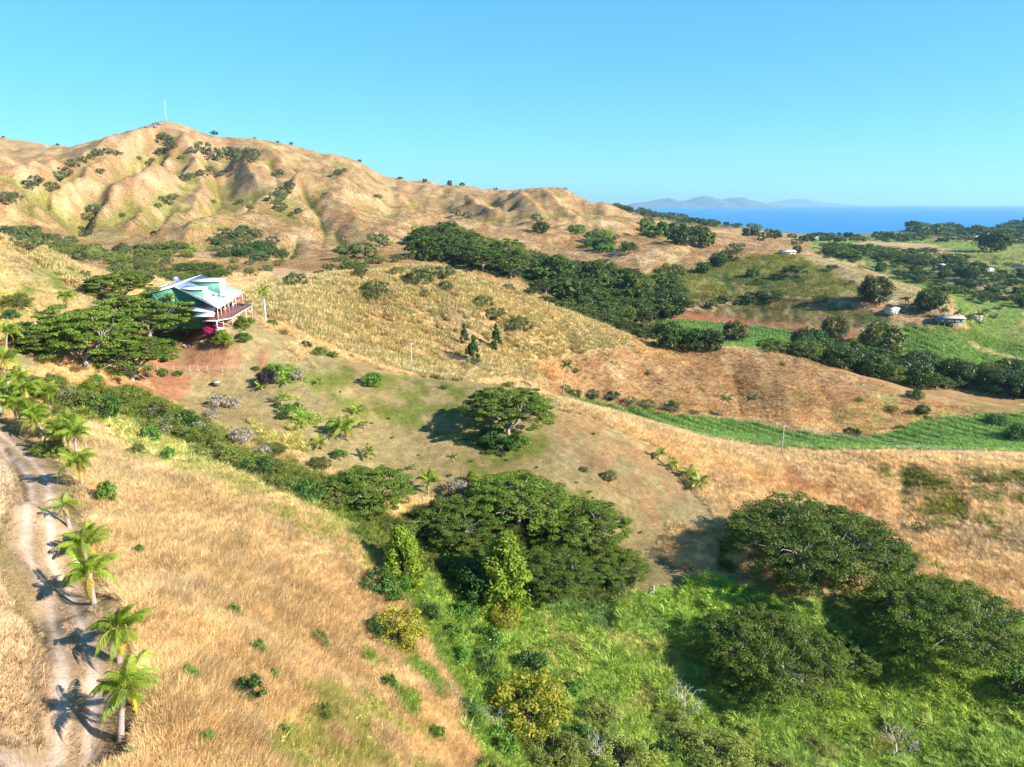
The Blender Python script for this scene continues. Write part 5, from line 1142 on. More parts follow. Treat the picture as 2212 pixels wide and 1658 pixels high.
for (u, v, sc_, H, sd_, ln_, lab) in RP:
    x, y, z, s = hit(u, v)
    make_palm((x, y, z), H, sc_ if sc_ < .9 else sc_ * .88, lab, 'coconut palms along the drive', seed=sd_, lean=ln_ * (.4 + 2.2 * ((sd_ * 37 % 10) / 10)), old=3 if sd_ in (2, 6) else 2, nf=(17 + sd_ * 5 % 5) if sd_ != 5 else 8)
LP = [(738,945,1.5,1.8,21,17,'largest coconut palm on the lawn, with its crown almost at ground level'),(795,990,.85,1.0,22,9,'young yellowish palm below the largest lawn palm'),(925,1068,1.1,2.4,23,13,'leaning coconut palm on the lower lawn, above the gully trees'),
 (773,892,.8,.6,24,8,'small yellow green palm above the largest lawn palm'),(788,928,.7,.8,25,8,'small palm touching the right side of the largest lawn palm'),(619,832,.7,.9,26,8,'small palm at the head of the planted strip'),(567,842,.7,.7,27,8,'small palm below the purple bush'),
 (608,872,.7,.8,28,8,'small palm in the planted strip, below its head'),(650,925,.8,1.0,29,9,'small palm low in the planted strip'),(692,968,.85,1.0,30,9,'small palm between the planted strip and the largest lawn palm'),(685,830,.6,.4,31,7,'tiny yellow palm beside the dry grass at the lawn head'),
 (868,1040,.6,.5,32,7,'tiny palm on the lower lawn left of the leaning one'),(893,1015,.5,.5,33,7,'tiny palm on the lower lawn above the leaning one'),(1105,1060,1.0,1.0,34,9,'broad leafed palm at the back edge of the central grove'),(1145,1075,.9,.8,35,9,'second broad leafed palm at the back edge of the central grove'),
 (1423,993,.85,1.1,36,10,'first young palm of the row on the right lawn edge, farthest up the slope'),(1453,1013,.85,.9,37,10,'second young palm of the row on the right lawn edge'),(1488,1036,1.05,1.2,38,12,'third palm of the row on the right lawn edge'),(1508,1060,1.1,1.5,39,12,'lowest palm of the row on the right lawn edge'),
 (985,990,.4,.4,40,6,'tiny palm seedling on the lawn beside the lone umbrella tree')]
for (u, v, sc_, H, sd_, nf_, lab) in LP:
    x, y, z, s = hit(u, v)
    make_palm((x, y, z), H, sc_, lab, 'palms planted on the lawn', seed=sd_, lean=.2, old=1 if nf_ > 8 else 0, nf=nf_, r=.14, name='young_palm' if H < 1.5 else 'coconut_palm')
CPs = [(1216,866,11.0,'slender coconut palm at the head of the cane valley'),(1560,912,8.5,'left of the two slender coconut palms at the cane edge'),(1613,916,9.5,'right of the two slender coconut palms at the cane edge')]
for i, (u, v, H, lab) in enumerate(CPs):
    x, y, z, s = hit(u, v, 215); make_palm((x, y, z), H, 1.15, lab, None, seed=50 + i, lean=1.2, fr=FRF, nf=15, old=0, r=.13, rz=.3, name='tall_palm')
FP = [(2070,698,6),(2110,702,7),(2125,694,6.5),(2140,705,6),(2090,705,5),(2150,690,7),(1955,668,6),(1975,676,5),(1990,660,5),(2040,690,5)]
FP.sort()
for i, (u, v, H) in enumerate(FP):
    x, y, z, s = hit(u, v, 380); make_palm((x, y, z), H, 1.5, ORD[i] + ' coconut palm of those around the two farmhouses', 'palms around the farmhouses', seed=60 + i, lean=.8, fr=FRF, nf=13, old=0, name='farm_palm')
for i in range(12):
    u = 1900 + i * 26 + (i * 37 % 17); v = 590 + (i * 29 % 13) - 4
    x, y, z, s = hit(u, v, 560); make_palm((x, y, z), 7, 1.9, ORD[i] + ' coconut palm in the far line across the plain', 'palms in the far line across the plain', seed=80 + i, lean=.8, fr=FRF[:1], nf=10, old=0, name='plain_palm')
# royal palm beside the house
x, y, z, s = hit(574, 696); rp = thing('royal_palm', 'tall royal palm with a smooth white trunk right of the house', 'palm', (x, y, z))
g = Geo(); t_ = np.linspace(0, 1, 14); g.tube(np.stack([0 * t_, 0 * t_, -.5 + 7.6 * t_], 1), .24 - .07 * t_ + .05 * np.sin(t_ * 3.1), 10)
M['whitebark'] = plain('pale_smooth_bark', (.58, .53, .50), .7, .12, 3)
obj('trunk', g.mesh('trunk', M['whitebark'], True), rp)
g = Geo(); g.tube([(0, 0, 7.0), (0, 0, 8.2)], [.17, .10], 8); obj('crownshaft', g.mesh('crownshaft', leafmat('crownshaft_green', (.12, .22, .05), trans=.05), True), rp)
for i in range(12):
    f = obj('frond', FR[i % 4], rp, (0, 0, 8.0), i * 2.4, .95); f.rotation_euler[1] = R([-40, -5, 20][i % 3])
# pines on the tussock ridge
for u, v, wd, hs, lab in [(1022,793,36,1.05,'tallest of three dark pines on the tussock slope, its stem showing'),(1003,748,22,1.2,'left back pine of the three on the tussock slope'),(1072,762,26,1.3,'right pine of the three on the tussock slope')]:
    plant('pine', u, v, wd, 'pine_tree', lab, 'tree', 'three pines on the tussock slope', 200, hs=hs)
# agave and a log by the drive
x, y, z, s = hit(286, 1640); ag = thing('agave', 'spiky grey green agave at the bottom of the drive edge', 'plant', (x, y, z))
for i in range(22):
    g = Geo(); e = .9
    if i == 0:
        g.add([(-.0, -.05, 0), (.0, .05, 0), (.35, .06, .08), (.35, -.06, .08), (.8, 0, .1)], [(0, 3, 2, 1)], [(3, 4, 2)]); agm = g.mesh('leaf', M['agave'])
    f = obj('leaf', agm, ag, (0, 0, .1), i * 2.4, .9); f.rotation_euler[1] = R(-15 - 60 * i / 22)
x, y, z, s = hit(318, 1660); g = Geo(); g.tube([(-.9, -.1, .1), (0, .05, .14), (.8, .15, .12)], [.09, .08, .05], 6)
o = obj('log', g.mesh('log', M['deadwood'], True), None, (x, y, z), .2, label='short bleached log lying in the grass beside the nearest palm', category='log')
print('plants', round(time.time() - T0, 1))
# ------------------------------------------------------------------ the green house on the spur
Mh = {k: plain(n_, c, r, v_, s_) for k, n_, c, r, v_, s_ in [
 ('green', 'green_weatherboard', (.05, .22, .15), .6, .1, 2), ('seam', 'grey_roof_ribs', (.42, .48, .56), .5, .1, 1), ('white', 'white_paint', (.78, .78, .76), .5, .05, 2), ('roof', 'pale_blue_white_sheet_roofing', (.62, .70, .80), .4, .06, .6),
 ('deckf', 'dark_red_deck_boards', (.17, .05, .05), .7, .25, 4), ('wood', 'orange_varnished_timber', (.42, .19, .07), .5, .3, 3), ('post', 'weathered_post', (.45, .52, .48), .8, .15, 3),
 ('dark', 'shaded_interior', (.05, .04, .035), .8, .2, 2), ('rail', 'dark_rail', (.14, .11, .10), .6, .2, 3), ('tank', 'pale_green_tank_plastic', (.50, .58, .46), .6, .12, 2),
 ('red', 'red_paint', (.6, .03, .04), .5, .1, 2), ('rust', 'rusting_sheet_iron', (.42, .36, .33), .7, .3, .8), ('tin', 'whitish_tin', (.72, .76, .82), .45, .1, .8), ('wallc', 'cream_wall', (.62, .56, .48), .8, .12, 1.5), ('wallb', 'grey_blue_wall', (.20, .22, .26), .8, .15, 1.5),
 ('wire', 'pale_wire', (.55, .5, .45), .5, .1, 3), ('stone', 'pale_stone', (.5, .44, .38), .9, .2, 3), ('pole', 'weathered_power_pole', (.5, .45, .40), .9, .2, 3), ('mast', 'galvanised_mast', (.8, .78, .80), .5, .1, 3)]}
def glass():
    m_, t_, b_ = nodes('window_glass'); b_.inputs['Base Color'].default_value = (.35, .45, .50, 1); b_.inputs['Roughness'].default_value = .12; b_.inputs['Specular IOR Level'].default_value = .8; return m_
Mh['glass'] = glass()
def solar():
    m_, t_, b_ = nodes('solar_glass'); b_.inputs['Base Color'].default_value = (.12, .25, .55, 1); b_.inputs['Roughness'].default_value = .2; return m_
Mh['solar'] = solar()
A0 = np.array([-80.5, 169.0]); XD = np.array([-.173, .985]); XD /= np.linalg.norm(XD); YD = np.array([XD[1], -XD[0]])
def hp(a, o_, z): p = A0 + XD * a + YD * o_; return (p[0], p[1], z)      # a = metres away along the ridge, o = metres out to the right
house = thing('green_house', 'green weatherboard house with a white sheet roof and a red deck on stilts', 'house', (A0[0], A0[1], 70.0), 0)
def hobj(name, g, mat, parent=None, **kw):
    me_ = g.mesh(name, Mh[mat]); 
    co = np.empty(len(me_.vertices) * 3, np.float32); me_.vertices.foreach_get('co', co); co = co.reshape(-1, 3) - np.array([A0[0], A0[1], 70.0], np.float32); me_.vertices.foreach_set('co', co.ravel())
    return obj(name, me_, parent or house, **kw)
FL = 73.2; RZ = 81.0
def rz_(o_): return RZ - 5.0 * o_ / 10.5
def plate(pts, th=.14): g = Geo(); g.prism(pts, th); return g
def wall(a0, o0, a1, o1, z0, z1a, z1b, th=.16):
    g = Geo(); p0 = np.array(hp(a0, o0, 0)); p1 = np.array(hp(a1, o1, 0)); d = p1 - p0; nrm = np.array([d[1], -d[0], 0]); nrm = nrm / np.linalg.norm(nrm) * th / 2
    co = []
    for sgn in (-1, 1):
        for p, zt in ((p0, z1a), (p1, z1b)):
            co += [p + nrm * sgn + [0, 0, z0], p + nrm * sgn + [0, 0, zt]]
    g.add(co, [(0, 2, 3, 1), (4, 5, 7, 6), (0, 1, 5, 4), (2, 6, 7, 3), (1, 3, 7, 5), (0, 4, 6, 2)]); return g
ccw = lambda pts: pts
# main roof slopes
hobj('roof', plate([hp(-.4, 0, RZ), hp(-.4, 6.9, rz_(6.9)), hp(-4.4, 10.6, rz_(10.6)), hp(28.5, 10.6, rz_(10.6)), hp(27.4, 0, RZ)], .16), 'roof', label='large right hand roof slope over the veranda')
hobj('roof', plate([hp(-.4, -.02, RZ - .01), hp(27.4, -.02, RZ - .01), hp(27.4, -6.4, 79.3), hp(-.4, -6.4, 79.3)], .16), 'roof', label='low left roof slope')
g = Geo(); g.tube([hp(-.45, 0, RZ + .03), hp(27.5, 0, RZ + .03)], .12, 6); hobj('ridge_cap', g, 'white')
# seams of the sheeting
seam = None
for i in range(22):
    a_ = .6 + i * 1.25; g = Geo(); g.tube([hp(a_, .2, rz_(.2) + .02), hp(a_, 10.5, rz_(10.5) + .02)], .045, 3); hobj('roof_seam', g, 'seam')
# walls
hobj('wall', wall(0, -6.0, 0, 0, 70.6, 79.25, RZ - .18), 'green', label='left half of the gable wall'); hobj('wall', wall(0, 0, 0, 1.5, 70.6, RZ - .18, 80.1), 'green')
hobj('wall', wall(0, 1.5, 0, 6.5, 70.6, 80.05, 80.05), 'green'); hobj('wall', wall(0, -6, 27, -6, 70.6, 79.2, 79.2), 'green'); hobj('wall', wall(27, -6, 27, 6.5, 70.6, 79.2, 77.7), 'green')
hobj('wall', wall(.1, 6.5, 27, 6.5, 70.6, rz_(6.5) - .2, rz_(6.5) - .2), 'wood', label='timber and glass front wall behind the deck')
# the two raised skylight boxes
for a0, a1, o0, o1, zr, lab in ((-.35, 5.2, 1.5, 6.9, 80.25, 'near raised roof box'), (11.5, 19.0, 1.2, 8.2, 80.9, 'far raised roof box')):
    hobj('raised_roof', plate([hp(a0, o0, zr + .25), hp(a0, o1, zr), hp(a1, o1, zr), hp(a1, o0, zr + .25)], .18), 'roof', label=lab)
    hobj('fascia', wall(a0 - .03, o0, a0 - .03, o1, zr - .3, zr + .22, zr - .02, .06), 'white')
    oo = o1 - .45; aa0 = a0 + .35; aa1 = a1 - .35
    if a0 > 0: hobj('wall', wall(aa0, o0, aa0, oo, rz_(o1) - .2, zr - .2, zr - .2), 'green')
    hobj('wall', wall(aa0, oo, aa1, oo, rz_(oo) - .3, rz_(oo) + .45, rz_(oo) + .45, .14), 'white'); hobj('wall', wall(aa1, oo, aa1, o0, rz_(o1) - .2, zr - .2, zr - .2), 'green')
    nw = 3 if a0 < 0 else 5; wd_ = (aa1 - aa0) / nw
    for i in range(nw):
        f = hobj('window', wall(aa0 + i * wd_ + .12, oo + .02, aa0 + (i + 1) * wd_ - .12, oo + .02, rz_(oo) + .5, zr - .25, zr - .25, .06), 'glass')
    for i in range(nw + 1):
        g = Geo(); p = hp(min(max(aa0 + i * wd_, aa0 + .06), aa1 - .06), oo + .05, 0); g.box(p[0] - .07, p[0] + .07, p[1] - .07, p[1] + .07, rz_(oo) + .4, zr - .2); hobj('window_post', g, 'white')
for o_, z_ in ((-3.6, 76.6),(-.9, 76.6), (3.6, 76.4)):
    f = hobj('window', wall(-.10, o_ - .65, -.10, o_ + .65, z_ - .55, z_ + .55, z_ + .55, .08), 'white'); hobj('pane', wall(-.17, o_ - .52, -.17, o_ + .52, z_ - .42, z_ + .42, z_ + .42, .04), 'dark', f)
# bargeboards of the gable
for o0, z0, o1, z1 in ((-6.4, 79.3, 0, RZ), (0, RZ, 1.6, 80.28)):
    hobj('bargeboard', wall(-.45, o0, -.45, o1, min(z0, z1) - .32, z0 - .02, z1 - .02, .06) if False else wall(-.46, o0, -.46, o1, 0, 0, 0) if False else (lambda g: (g.add([hp(-.47, o0, z0 - .3), hp(-.47, o0, z0 + .02), hp(-.47, o1, z1 + .02), hp(-.47, o1, z1 - .3), hp(-.41, o0, z0 - .3), hp(-.41, o0, z0 + .02), hp(-.41, o1, z1 + .02), hp(-.41, o1, z1 - .3)], [(0, 1, 2, 3), (7, 6, 5, 4), (0, 4, 5, 1), (1, 5, 6, 2), (2, 6, 7, 3), (3, 7, 4, 0)]), g)[1])(Geo()), 'white')
# lower roofs at the near corner
hobj('awning_roof', plate([hp(-3.5, 3.5, 75.6), hp(-3.9, 9.4, 75.0), hp(-.3, 9.4, 76.0), hp(-.3, 3.5, 76.6)], .12), 'roof'); hobj('awning_roof', plate([hp(-6.3, 5.6, 74.5), hp(-6.3, 9.8, 74.4), hp(-4.1, 9.8, 75.0), hp(-4.1, 5.6, 75.1)], .1), 'roof')
hobj('rear_roof', plate([hp(15, -8.6, 78.9), hp(15, -6.2, 79.6), hp(23, -6.2, 79.6), hp(23, -8.6, 78.9)], .14), 'roof'); hobj('wall', wall(15.2, -8.3, 15.2, -6.2, 70.4, 78.7, 79.3), 'green')
hobj('wall', wall(15.2, -8.3, 22.8, -8.3, 70.4, 78.7, 78.7), 'green')
# satellite dish
g = Geo(); th = np.linspace(0, 2 * math.pi, 17)[:-1]
co = [(0, 0, 0)] + [(.55 * math.cos(t), .55 * math.sin(t), .10) for t in th] + [(1.05 * math.cos(t), 1.05 * math.sin(t), .36) for t in th]
g.add(co, [(1 + i, 17 + i, 17 + (i + 1) % 16, 1 + (i + 1) % 16) for i in range(16)], [(0, 1 + i, 1 + (i + 1) % 16) for i in range(16)]); g.tube([(0, 0, .1), (0, 0, .9)], .03, 4)
p = hp(17, -3.8, 80.9); ds = obj('satellite_dish', g.mesh('satellite_dish', plain('bluish_dish', (.14, .18, .42), .4)), house, (p[0] - A0[0], p[1] - A0[1], p[2] - 70)); ds.rotation_euler = (R(60), 0, R(50)); ds.scale = (.7, .7, .7)
g = Geo(); g.tube([hp(17, -3.8, 79.2), hp(17, -3.8, 80.9)], .05, 5); hobj('dish_pole', g, 'rail')
# solar panel and vent on the lower slope
def on_roof(a, o_, h=.12): return hp(a, o_, rz_(o_) + h)
f = hobj('solar_panel', plate([on_roof(8.2, 7.6), on_roof(8.2, 9.2), on_roof(11.8, 9.2), on_roof(11.8, 7.6)], .07), 'solar')
g = Geo(); q_ = on_roof(7.0, 7.2, .3); g.box(q_[0] - .35, q_[0] + .35, q_[1] - .35, q_[1] + .35, q_[2] - .35, q_[2] + .12); hobj('roof_vent', g, 'rail')
# deck
D = [np.array(hp(-3.3, 9.7, FL)), np.array((-68.2, 171.3, FL)), np.array((-71.0, 192.5, FL)), np.array(hp(28, 7, FL)), np.array(hp(.2, 6.6, FL)), np.array(hp(-3.2, 6.6, FL))]
hobj('deck', plate(D, .12), 'deckf')
g = Geo(); E = [D[5], D[0], D[1], D[2], D[3]]
for p, q_ in zip(E[:-1], E[1:]): g.tube([p - [0, 0, .3], q_ - [0, 0, .3]], .16, 4)
hobj('deck_beam', g, 'white')
for k_ in range(4):
    p, q_ = E[k_], E[k_ + 1]; L = np.linalg.norm(q_ - p); n_ = max(2, int(L / 1.5))
    g = Geo(); g.tube([p + [0, 0, 1.0], q_ + [0, 0, 1.0]], .05, 4); g.tube([p + [0, 0, .12], q_ + [0, 0, .12]], .03, 4); r_ = hobj('railing', g, 'rail')
    for i in range(n_ + 1):
        g = Geo(); c = p + (q_ - p) * i / n_; g.tube([c, c + [0, 0, 1.02]], .045, 4); hobj('rail_post', g, 'rail', r_)
    g = Geo()
    for i in range(int(L / .28)): c = p + (q_ - p) * (i + .5) / int(L / .28); g.tube([c + [0, 0, .1], c + [0, 0, 1.0]], .014, 3)
    b_ = hobj('balusters', g, 'rail', r_, kind='stuff')
# roof posts, stilts and braces
for a_ in np.linspace(-3.6, 28, 8):
    g = Geo(); g.tube([hp(a_, 10.2 if a_ < 0 else 10.0, FL), hp(a_, 10.2 if a_ < 0 else 10.0, rz_(10) - .1)], .09, 4); hobj('roof_post', g, 'white')
for p in [D[0], D[1], D[0] * .5 + D[1] * .5 + [-.6, .6, 0], D[2], D[1] * .67 + D[2] * .33, D[1] * .33 + D[2] * .67, D[3] + [1, -1, 0], np.array(hp(9, 8, FL)), np.array(hp(17, 8, FL)), np.array(hp(2, 8, FL))]:
    gz = float(height(p[0], p[1])); g = Geo(); g.tube([(p[0], p[1], gz - .4), (p[0], p[1], FL - .12)], .14, 6); hobj('stilt', g, 'post')
g = Geo(); g.tube([D[1] - [.1, 0, 2.2], D[0] - [0, 0, .4]], .07, 4); hobj('brace', g, 'post'); g = Geo(); g.tube([D[1] - [.2, 0, .4], D[1] * .8 + D[2] * .2 - [0, 0, 2.2]], .07, 4); hobj('brace', g, 'post')
# timber doors with glass along the front wall
for i in range(14):
    a_ = .6 + i * 1.86; f = hobj('door', wall(a_, 6.62, a_ + 1.5, 6.62, FL, FL + 2.3, FL + 2.3, .08), 'wood'); hobj('pane', wall(a_ + .22, 6.68, a_ + 1.28, 6.68, FL + .3, FL + 2.1, FL + 2.1, .04), 'dark' if i % 3 else 'glass', f)
# furniture on the deck
def table(loc, lab):
    t_ = thing('deck_table', lab, 'table', loc); g = Geo(); th = np.linspace(0, 2 * math.pi, 13)[:-1]
    g.prism([(.55 * math.cos(a), .55 * math.sin(a), .75) for a in th], .05); obj('table_top', g.mesh('table_top', Mh['white']), t_)
    g = Geo(); g.tube([(0, 0, 0), (0, 0, .72)], .05, 5); obj('table_leg', g.mesh('table_leg', Mh['white']), t_); return t_
def dchair(loc, rz0, mat, lab):
    t_ = thing('deck_chair', lab, 'chair', loc, rz0); g = Geo(); g.box(-.25, .25, -.25, .25, .40, .46); obj('seat', g.mesh('seat', Mh[mat]), t_)
    g = Geo(); g.box(-.25, .25, .22, .28, .46, .95); obj('backrest', g.mesh('backrest', Mh[mat]), t_)
    for sx in (-1, 1):
        for sy in (-1, 1): g = Geo(); g.tube([(sx * .22, sy * .22, 0), (sx * .22, sy * .22, .4)], .025, 4); obj('leg', g.mesh('leg', Mh[mat]), t_)
pt = hp(20, 9.4, FL); table(pt, 'white round table beside the red parasol on the far part of the deck')
g = Geo(); th = np.linspace(0, 2 * math.pi, 9)[:-1]; pr = thing('parasol', 'small red parasol over the far part of the deck', 'parasol', hp(21, 10.3, FL))
g.add([(0, 0, 2.3)] + [(1.1 * math.cos(a), 1.1 * math.sin(a), 1.85) for a in th], None, [(0, 1 + i, 1 + (i + 1) % 8) for i in range(8)]); obj('canopy', g.mesh('canopy', Mh['red']), pr)
g = Geo(); g.tube([(0, 0, 0), (0, 0, 2.3)], .04, 5); obj('pole', g.mesh('pole', Mh['white']), pr)
for i, (a_, o_, mt, lb) in enumerate([(18.6, 9.2, 'white', 'white chair left of the round table on the deck'), (16, 8.6, 'wood', 'orange timber chair in the middle of the deck'), (13, 8.6, 'white', 'white chair in the middle of the deck, before the timber doors'), (9.5, 8.7, 'wood', 'orange timber chair near the middle deck post'), (6.5, 8.6, 'wood', 'orange timber chair towards the near end of the deck'), (2, 8.8, 'red', 'red chair at the near end of the deck')]):
    dchair(hp(a_, o_, FL), i * 1.3, mt, lb)
# water tank
x, y, z, s = hit(476, 728, 100); tk = thing('water_tank', 'pale green round water tank below the near corner of the deck', 'water tank', (x, y, z))
g = Geo(); g.tube([(0, 0, -.4), (0, 0, .3), (0, 0, 1.0), (0, 0, 1.7), (0, 0, 2.1)], [1.02, 1.0, 1.02, 1.0, .98], 20); obj('drum', g.mesh('drum', Mh['tank'], False), tk)
g = Geo(); g.tube([(0, 0, 2.1), (0, 0, 2.35)], [1.0, .25], 20); obj('lid', g.mesh('lid', Mh['tank']), tk)

# ------------------------------------------------------------------ farmhouses
def farmhouse(u, v, smin, L, Wd, Hh, rz0, roofm, wallm, lab, nm='farmhouse', stilts=0.0, nwin=4):
    x, y, z, s = hit(u, v, smin); r_ = thing(nm, lab, 'house', (x, y, z), rz0)
    b = stilts; g = Geo(); g.box(-L / 2, L / 2, -Wd / 2, Wd / 2, b - .3 if b == 0 else b, b + Hh); obj('wall', g.mesh('wall', Mh[wallm]), r_)
    ov = .6; rh = Wd * .16
    for sgn in (-1, 1):
        pts = [(-L / 2 - ov, 0, b + Hh + rh), (-L / 2 - ov, sgn * (Wd / 2 + ov), b + Hh - .1), (L / 2 + ov, sgn * (Wd / 2 + ov), b + Hh - .1), (L / 2 + ov, 0, b + Hh + rh)]
        if sgn > 0: pts = pts[::-1]
        g = Geo(); g.prism(pts, .12); obj('roof', g.mesh('roof', Mh[roofm]), r_)
    g = Geo()
    for sx in (-1, 1): g.add([(sx * L / 2, -Wd / 2, b + Hh), (sx * L / 2, Wd / 2, b + Hh), (sx * L / 2, 0, b + Hh + rh - .1)], None, [(0, 1, 2)])
    obj('gable', g.mesh('gable', Mh[wallm]), r_)
    for i in range(nwin):
        xx = -L / 2 + (i + .5) * L / nwin
        if i == nwin // 2: g = Geo(); g.box(xx - .45, xx + .45, -Wd / 2 - .06, -Wd / 2 + .02, b + .05, b + 2.05); obj('door', g.mesh('door', Mh['dark']), r_)
        else:
            g = Geo(); g.box(xx - .6, xx + .6, -Wd / 2 - .07, -Wd / 2 + .02, b + .9, b + 2.0); w_ = obj('window', g.mesh('window', Mh['white']), r_)
            g = Geo(); g.box(xx - .5, xx + .5, -Wd / 2 - .1, -Wd / 2 - .05, b + 1.0, b + 1.9); obj('pane', g.mesh('pane', Mh['dark']), w_)
    if b:
        for sx in np.linspace(-L / 2 + .3, L / 2 - .3, 5):
            for sy in (-Wd / 2 + .3, Wd / 2 - .3): g = Geo(); g.tube([(sx, sy, -1.2), (sx, sy, b)], .12, 5); obj('stilt', g.mesh('stilt', Mh['post']), r_)
    return r_
farmhouse(2048, 702, 380, 15, 7, 3, R(-6), 'rust', 'wallb', 'grey farmhouse on posts with a long pale tin roof at the right', stilts=1.6)
farmhouse(1925, 678, 380, 9, 5, 3.3, R(35), 'tin', 'wallc', 'small cottage with a patchy pale roof left of the grey farmhouse', nwin=3)
farmhouse(2107, 690, 380, 6, 4, 2.2, R(10), 'rust', 'wallc', 'little shed half hidden by palms right of the grey farmhouse', 'shed', nwin=2)
farmhouse(1700, 549, 520, 12, 7, 2.2, R(5), 'tin', 'wallc', 'white roofed house on top of the olive hill', nwin=3)
farmhouse(2090, 586, 560, 24, 8, 3.0, R(-5), 'tin', 'wallc', 'long white walled farm in the middle of the right plain')
farmhouse(2130, 588, 560, 12, 7, 3.0, R(20), 'tin', 'wallc', 'cream farm building right beside the long white one', nwin=3)
farmhouse(2033, 578, 560, 8, 7, 3.0, R(-15), 'tin', 'wallb', 'small tin roofed house left of the long white farm', nwin=2)
farmhouse(2204, 578, 560, 12, 8, 3.0, R(5), 'rust', 'wallc', 'grey roofed house at the right edge of the plain', nwin=3)
farmhouse(1765, 520, 1000, 22, 12, 4.5, R(0), 'tin', 'wallc', 'white building near the shore in the middle distance', nwin=3)
farmhouse(2100, 516, 1100, 22, 12, 4, R(4), 'tin', 'wallc', 'left of two far white houses under the headland hill', nwin=2)
farmhouse(2125, 516, 1100, 20, 12, 4, R(-4), 'tin', 'wallc', 'right of two far white houses under the headland hill', nwin=2)
farmhouse(1960, 668, 380, 3, 2.4, 1.6, R(0), 'tin', 'wallc', 'tiny white hut between the cottage and the grey farmhouse', 'hut', nwin=2)

# ------------------------------------------------------------------ power poles and wires
def pole(loc, H, lab, arm=1.0, rz0=0.0, nm='power_pole'):
    r_ = thing(nm, lab, 'pole', loc, rz0); g = Geo(); g.tube([(0, 0, -.6), (0, 0, H)], [.17, .11], 8); obj('post', g.mesh('post', Mh['pole'], True), r_)
    if arm:
        g = Geo(); g.box(-arm, arm, -.07, .07, H - .42, H - .28); obj('crossarm', g.mesh('crossarm', Mh['pole']), r_)
        for sx in (-arm * .9, 0, arm * .9): g = Geo(); g.tube([(sx, 0, H - .28), (sx, 0, H - .02)], [.07, .05], 6); obj('insulator', g.mesh('insulator', Mh['white']), r_)
    return r_
p1 = hit(890, 812, 100); p2 = hit(1688, 981, 120)
pole(p1[:3], 9.2, 'slanting wooden power pole at the top edge of the lawn', .7, .4); pole(p2[:3], 8.6, 'power pole with a crossarm on the crest at the right, before the cane', 1.1, .5)
g = Geo(); g.tube([(0, 0, -.3), (.05, 0, 1.7)], .06, 5); q_ = hit(862, 800, 100); obj('fence_post', g.mesh('fence_post', Mh['white']), None, q_[:3], label='short white post left of the slanting power pole', category='post')
p3 = (p2[0] + 95, p2[1] - 60, float(height(p2[0] + 95, p2[1] - 60))); pole(p3, 9.5, 'power pole beyond the right edge carrying the two wires', 1.1, .5)
def wire(a, b, sag, lab, rad=.045):
    t = np.linspace(0, 1, 15)[:, None]; a = np.array(a); b = np.array(b); p = a + (b - a) * t - np.array([0, 0, 1]) * (4 * sag * t * (1 - t)); g = Geo(); g.tube(p, rad, 3, cap=False)
    obj('power_line', g.mesh('power_line', Mh['wire']), None, label=lab, category='wire')
for i, dx in enumerate((-1.0, 1.0)):
    c, sn = math.cos(.5), math.sin(.5); a = (p2[0] + dx * c, p2[1] + dx * sn, p2[2] + 8.6); b = (p3[0] + dx * c, p3[1] + dx * sn, p3[2] + 9.5)
    wire(a, b, 1.6, ['upper left', 'lower right'][i] + ' wire running from the crossarm pole to the right edge')
    wire((p1[0] + dx * .6, p1[1], p1[2] + 9.1), a, 2.6, ['far', 'near'][i] + ' wire spanning from the slanting pole to the crossarm pole', .02)
for u, v, smin, H, lab in ((1973, 568, 600, 11, 'thin pole on the far straw coloured field'), (2148, 600, 560, 7, 'lamp like pole beside the long white farm'), (1895, 530, 900, 12, 'thin pole near the shore road')):
    q_ = hit(u, v, smin); pole(q_[:3], H, lab, .6)
# lattice mast on the summit
sx_, sy_, sd_ = skyline(360, 0); mz = float(height(sx_, sy_)); mast = thing('lattice_mast', 'white lattice radio mast on the mountain summit', 'mast', (sx_, sy_, mz))
for i in range(3):
    a = i * 2.094; g = Geo(); g.tube([(.9 * math.cos(a), .9 * math.sin(a), -1), (.35 * math.cos(a), .35 * math.sin(a), 27)], .09, 4); obj('leg', g.mesh('leg', Mh['mast']), mast)
g = Geo()
for j in range(13):
    z0, z1 = j * 2.0, j * 2.0 + 2; r0, r1 = .9 - .55 * z0 / 27, .9 - .55 * z1 / 27
    for i in range(3): a, b_ = i * 2.094, (i + 1) * 2.094; g.tube([(r0 * math.cos(a), r0 * math.sin(a), z0), (r1 * math.cos(b_), r1 * math.sin(b_), z1)], .045, 3)
obj('bracing', g.mesh('bracing', Mh['mast']), mast, kind='stuff')
g = Geo(); g.tube([(0, 0, 24.5), (0, 0, 27.0)], .7, 10); obj('antenna_drum', g.mesh('antenna_drum', Mh['mast']), mast)
# rocks below the summit
for i, (u, v) in enumerate([(318,276),(326,273),(332,271),(340,268),(346,268),(336,275)]):
    q_ = hit(u, v, 700) ; g = np.random.default_rng(i); bm = bmesh.new(); bmesh.ops.create_icosphere(bm, subdivisions=2, radius=3.2)
    for vv in bm.verts: vv.co *= 1 + (g.random() - .5) * .3
    me_ = bpy.data.meshes.new('summit_rock'); bm.to_mesh(me_); bm.free(); me_.materials.append(plain('grey_summit_rock', (.2, .18, .17), .9, .3, .5)) if i == 0 else me_.materials.append(bpy.data.materials['grey_summit_rock'])
    o = obj('summit_rock', me_, None, (q_[0], q_[1], q_[2]), i, (1.3, .8, .6), label='grey rock of the outcrop left of the summit mast', category='rock', group='rocks of the summit outcrop')
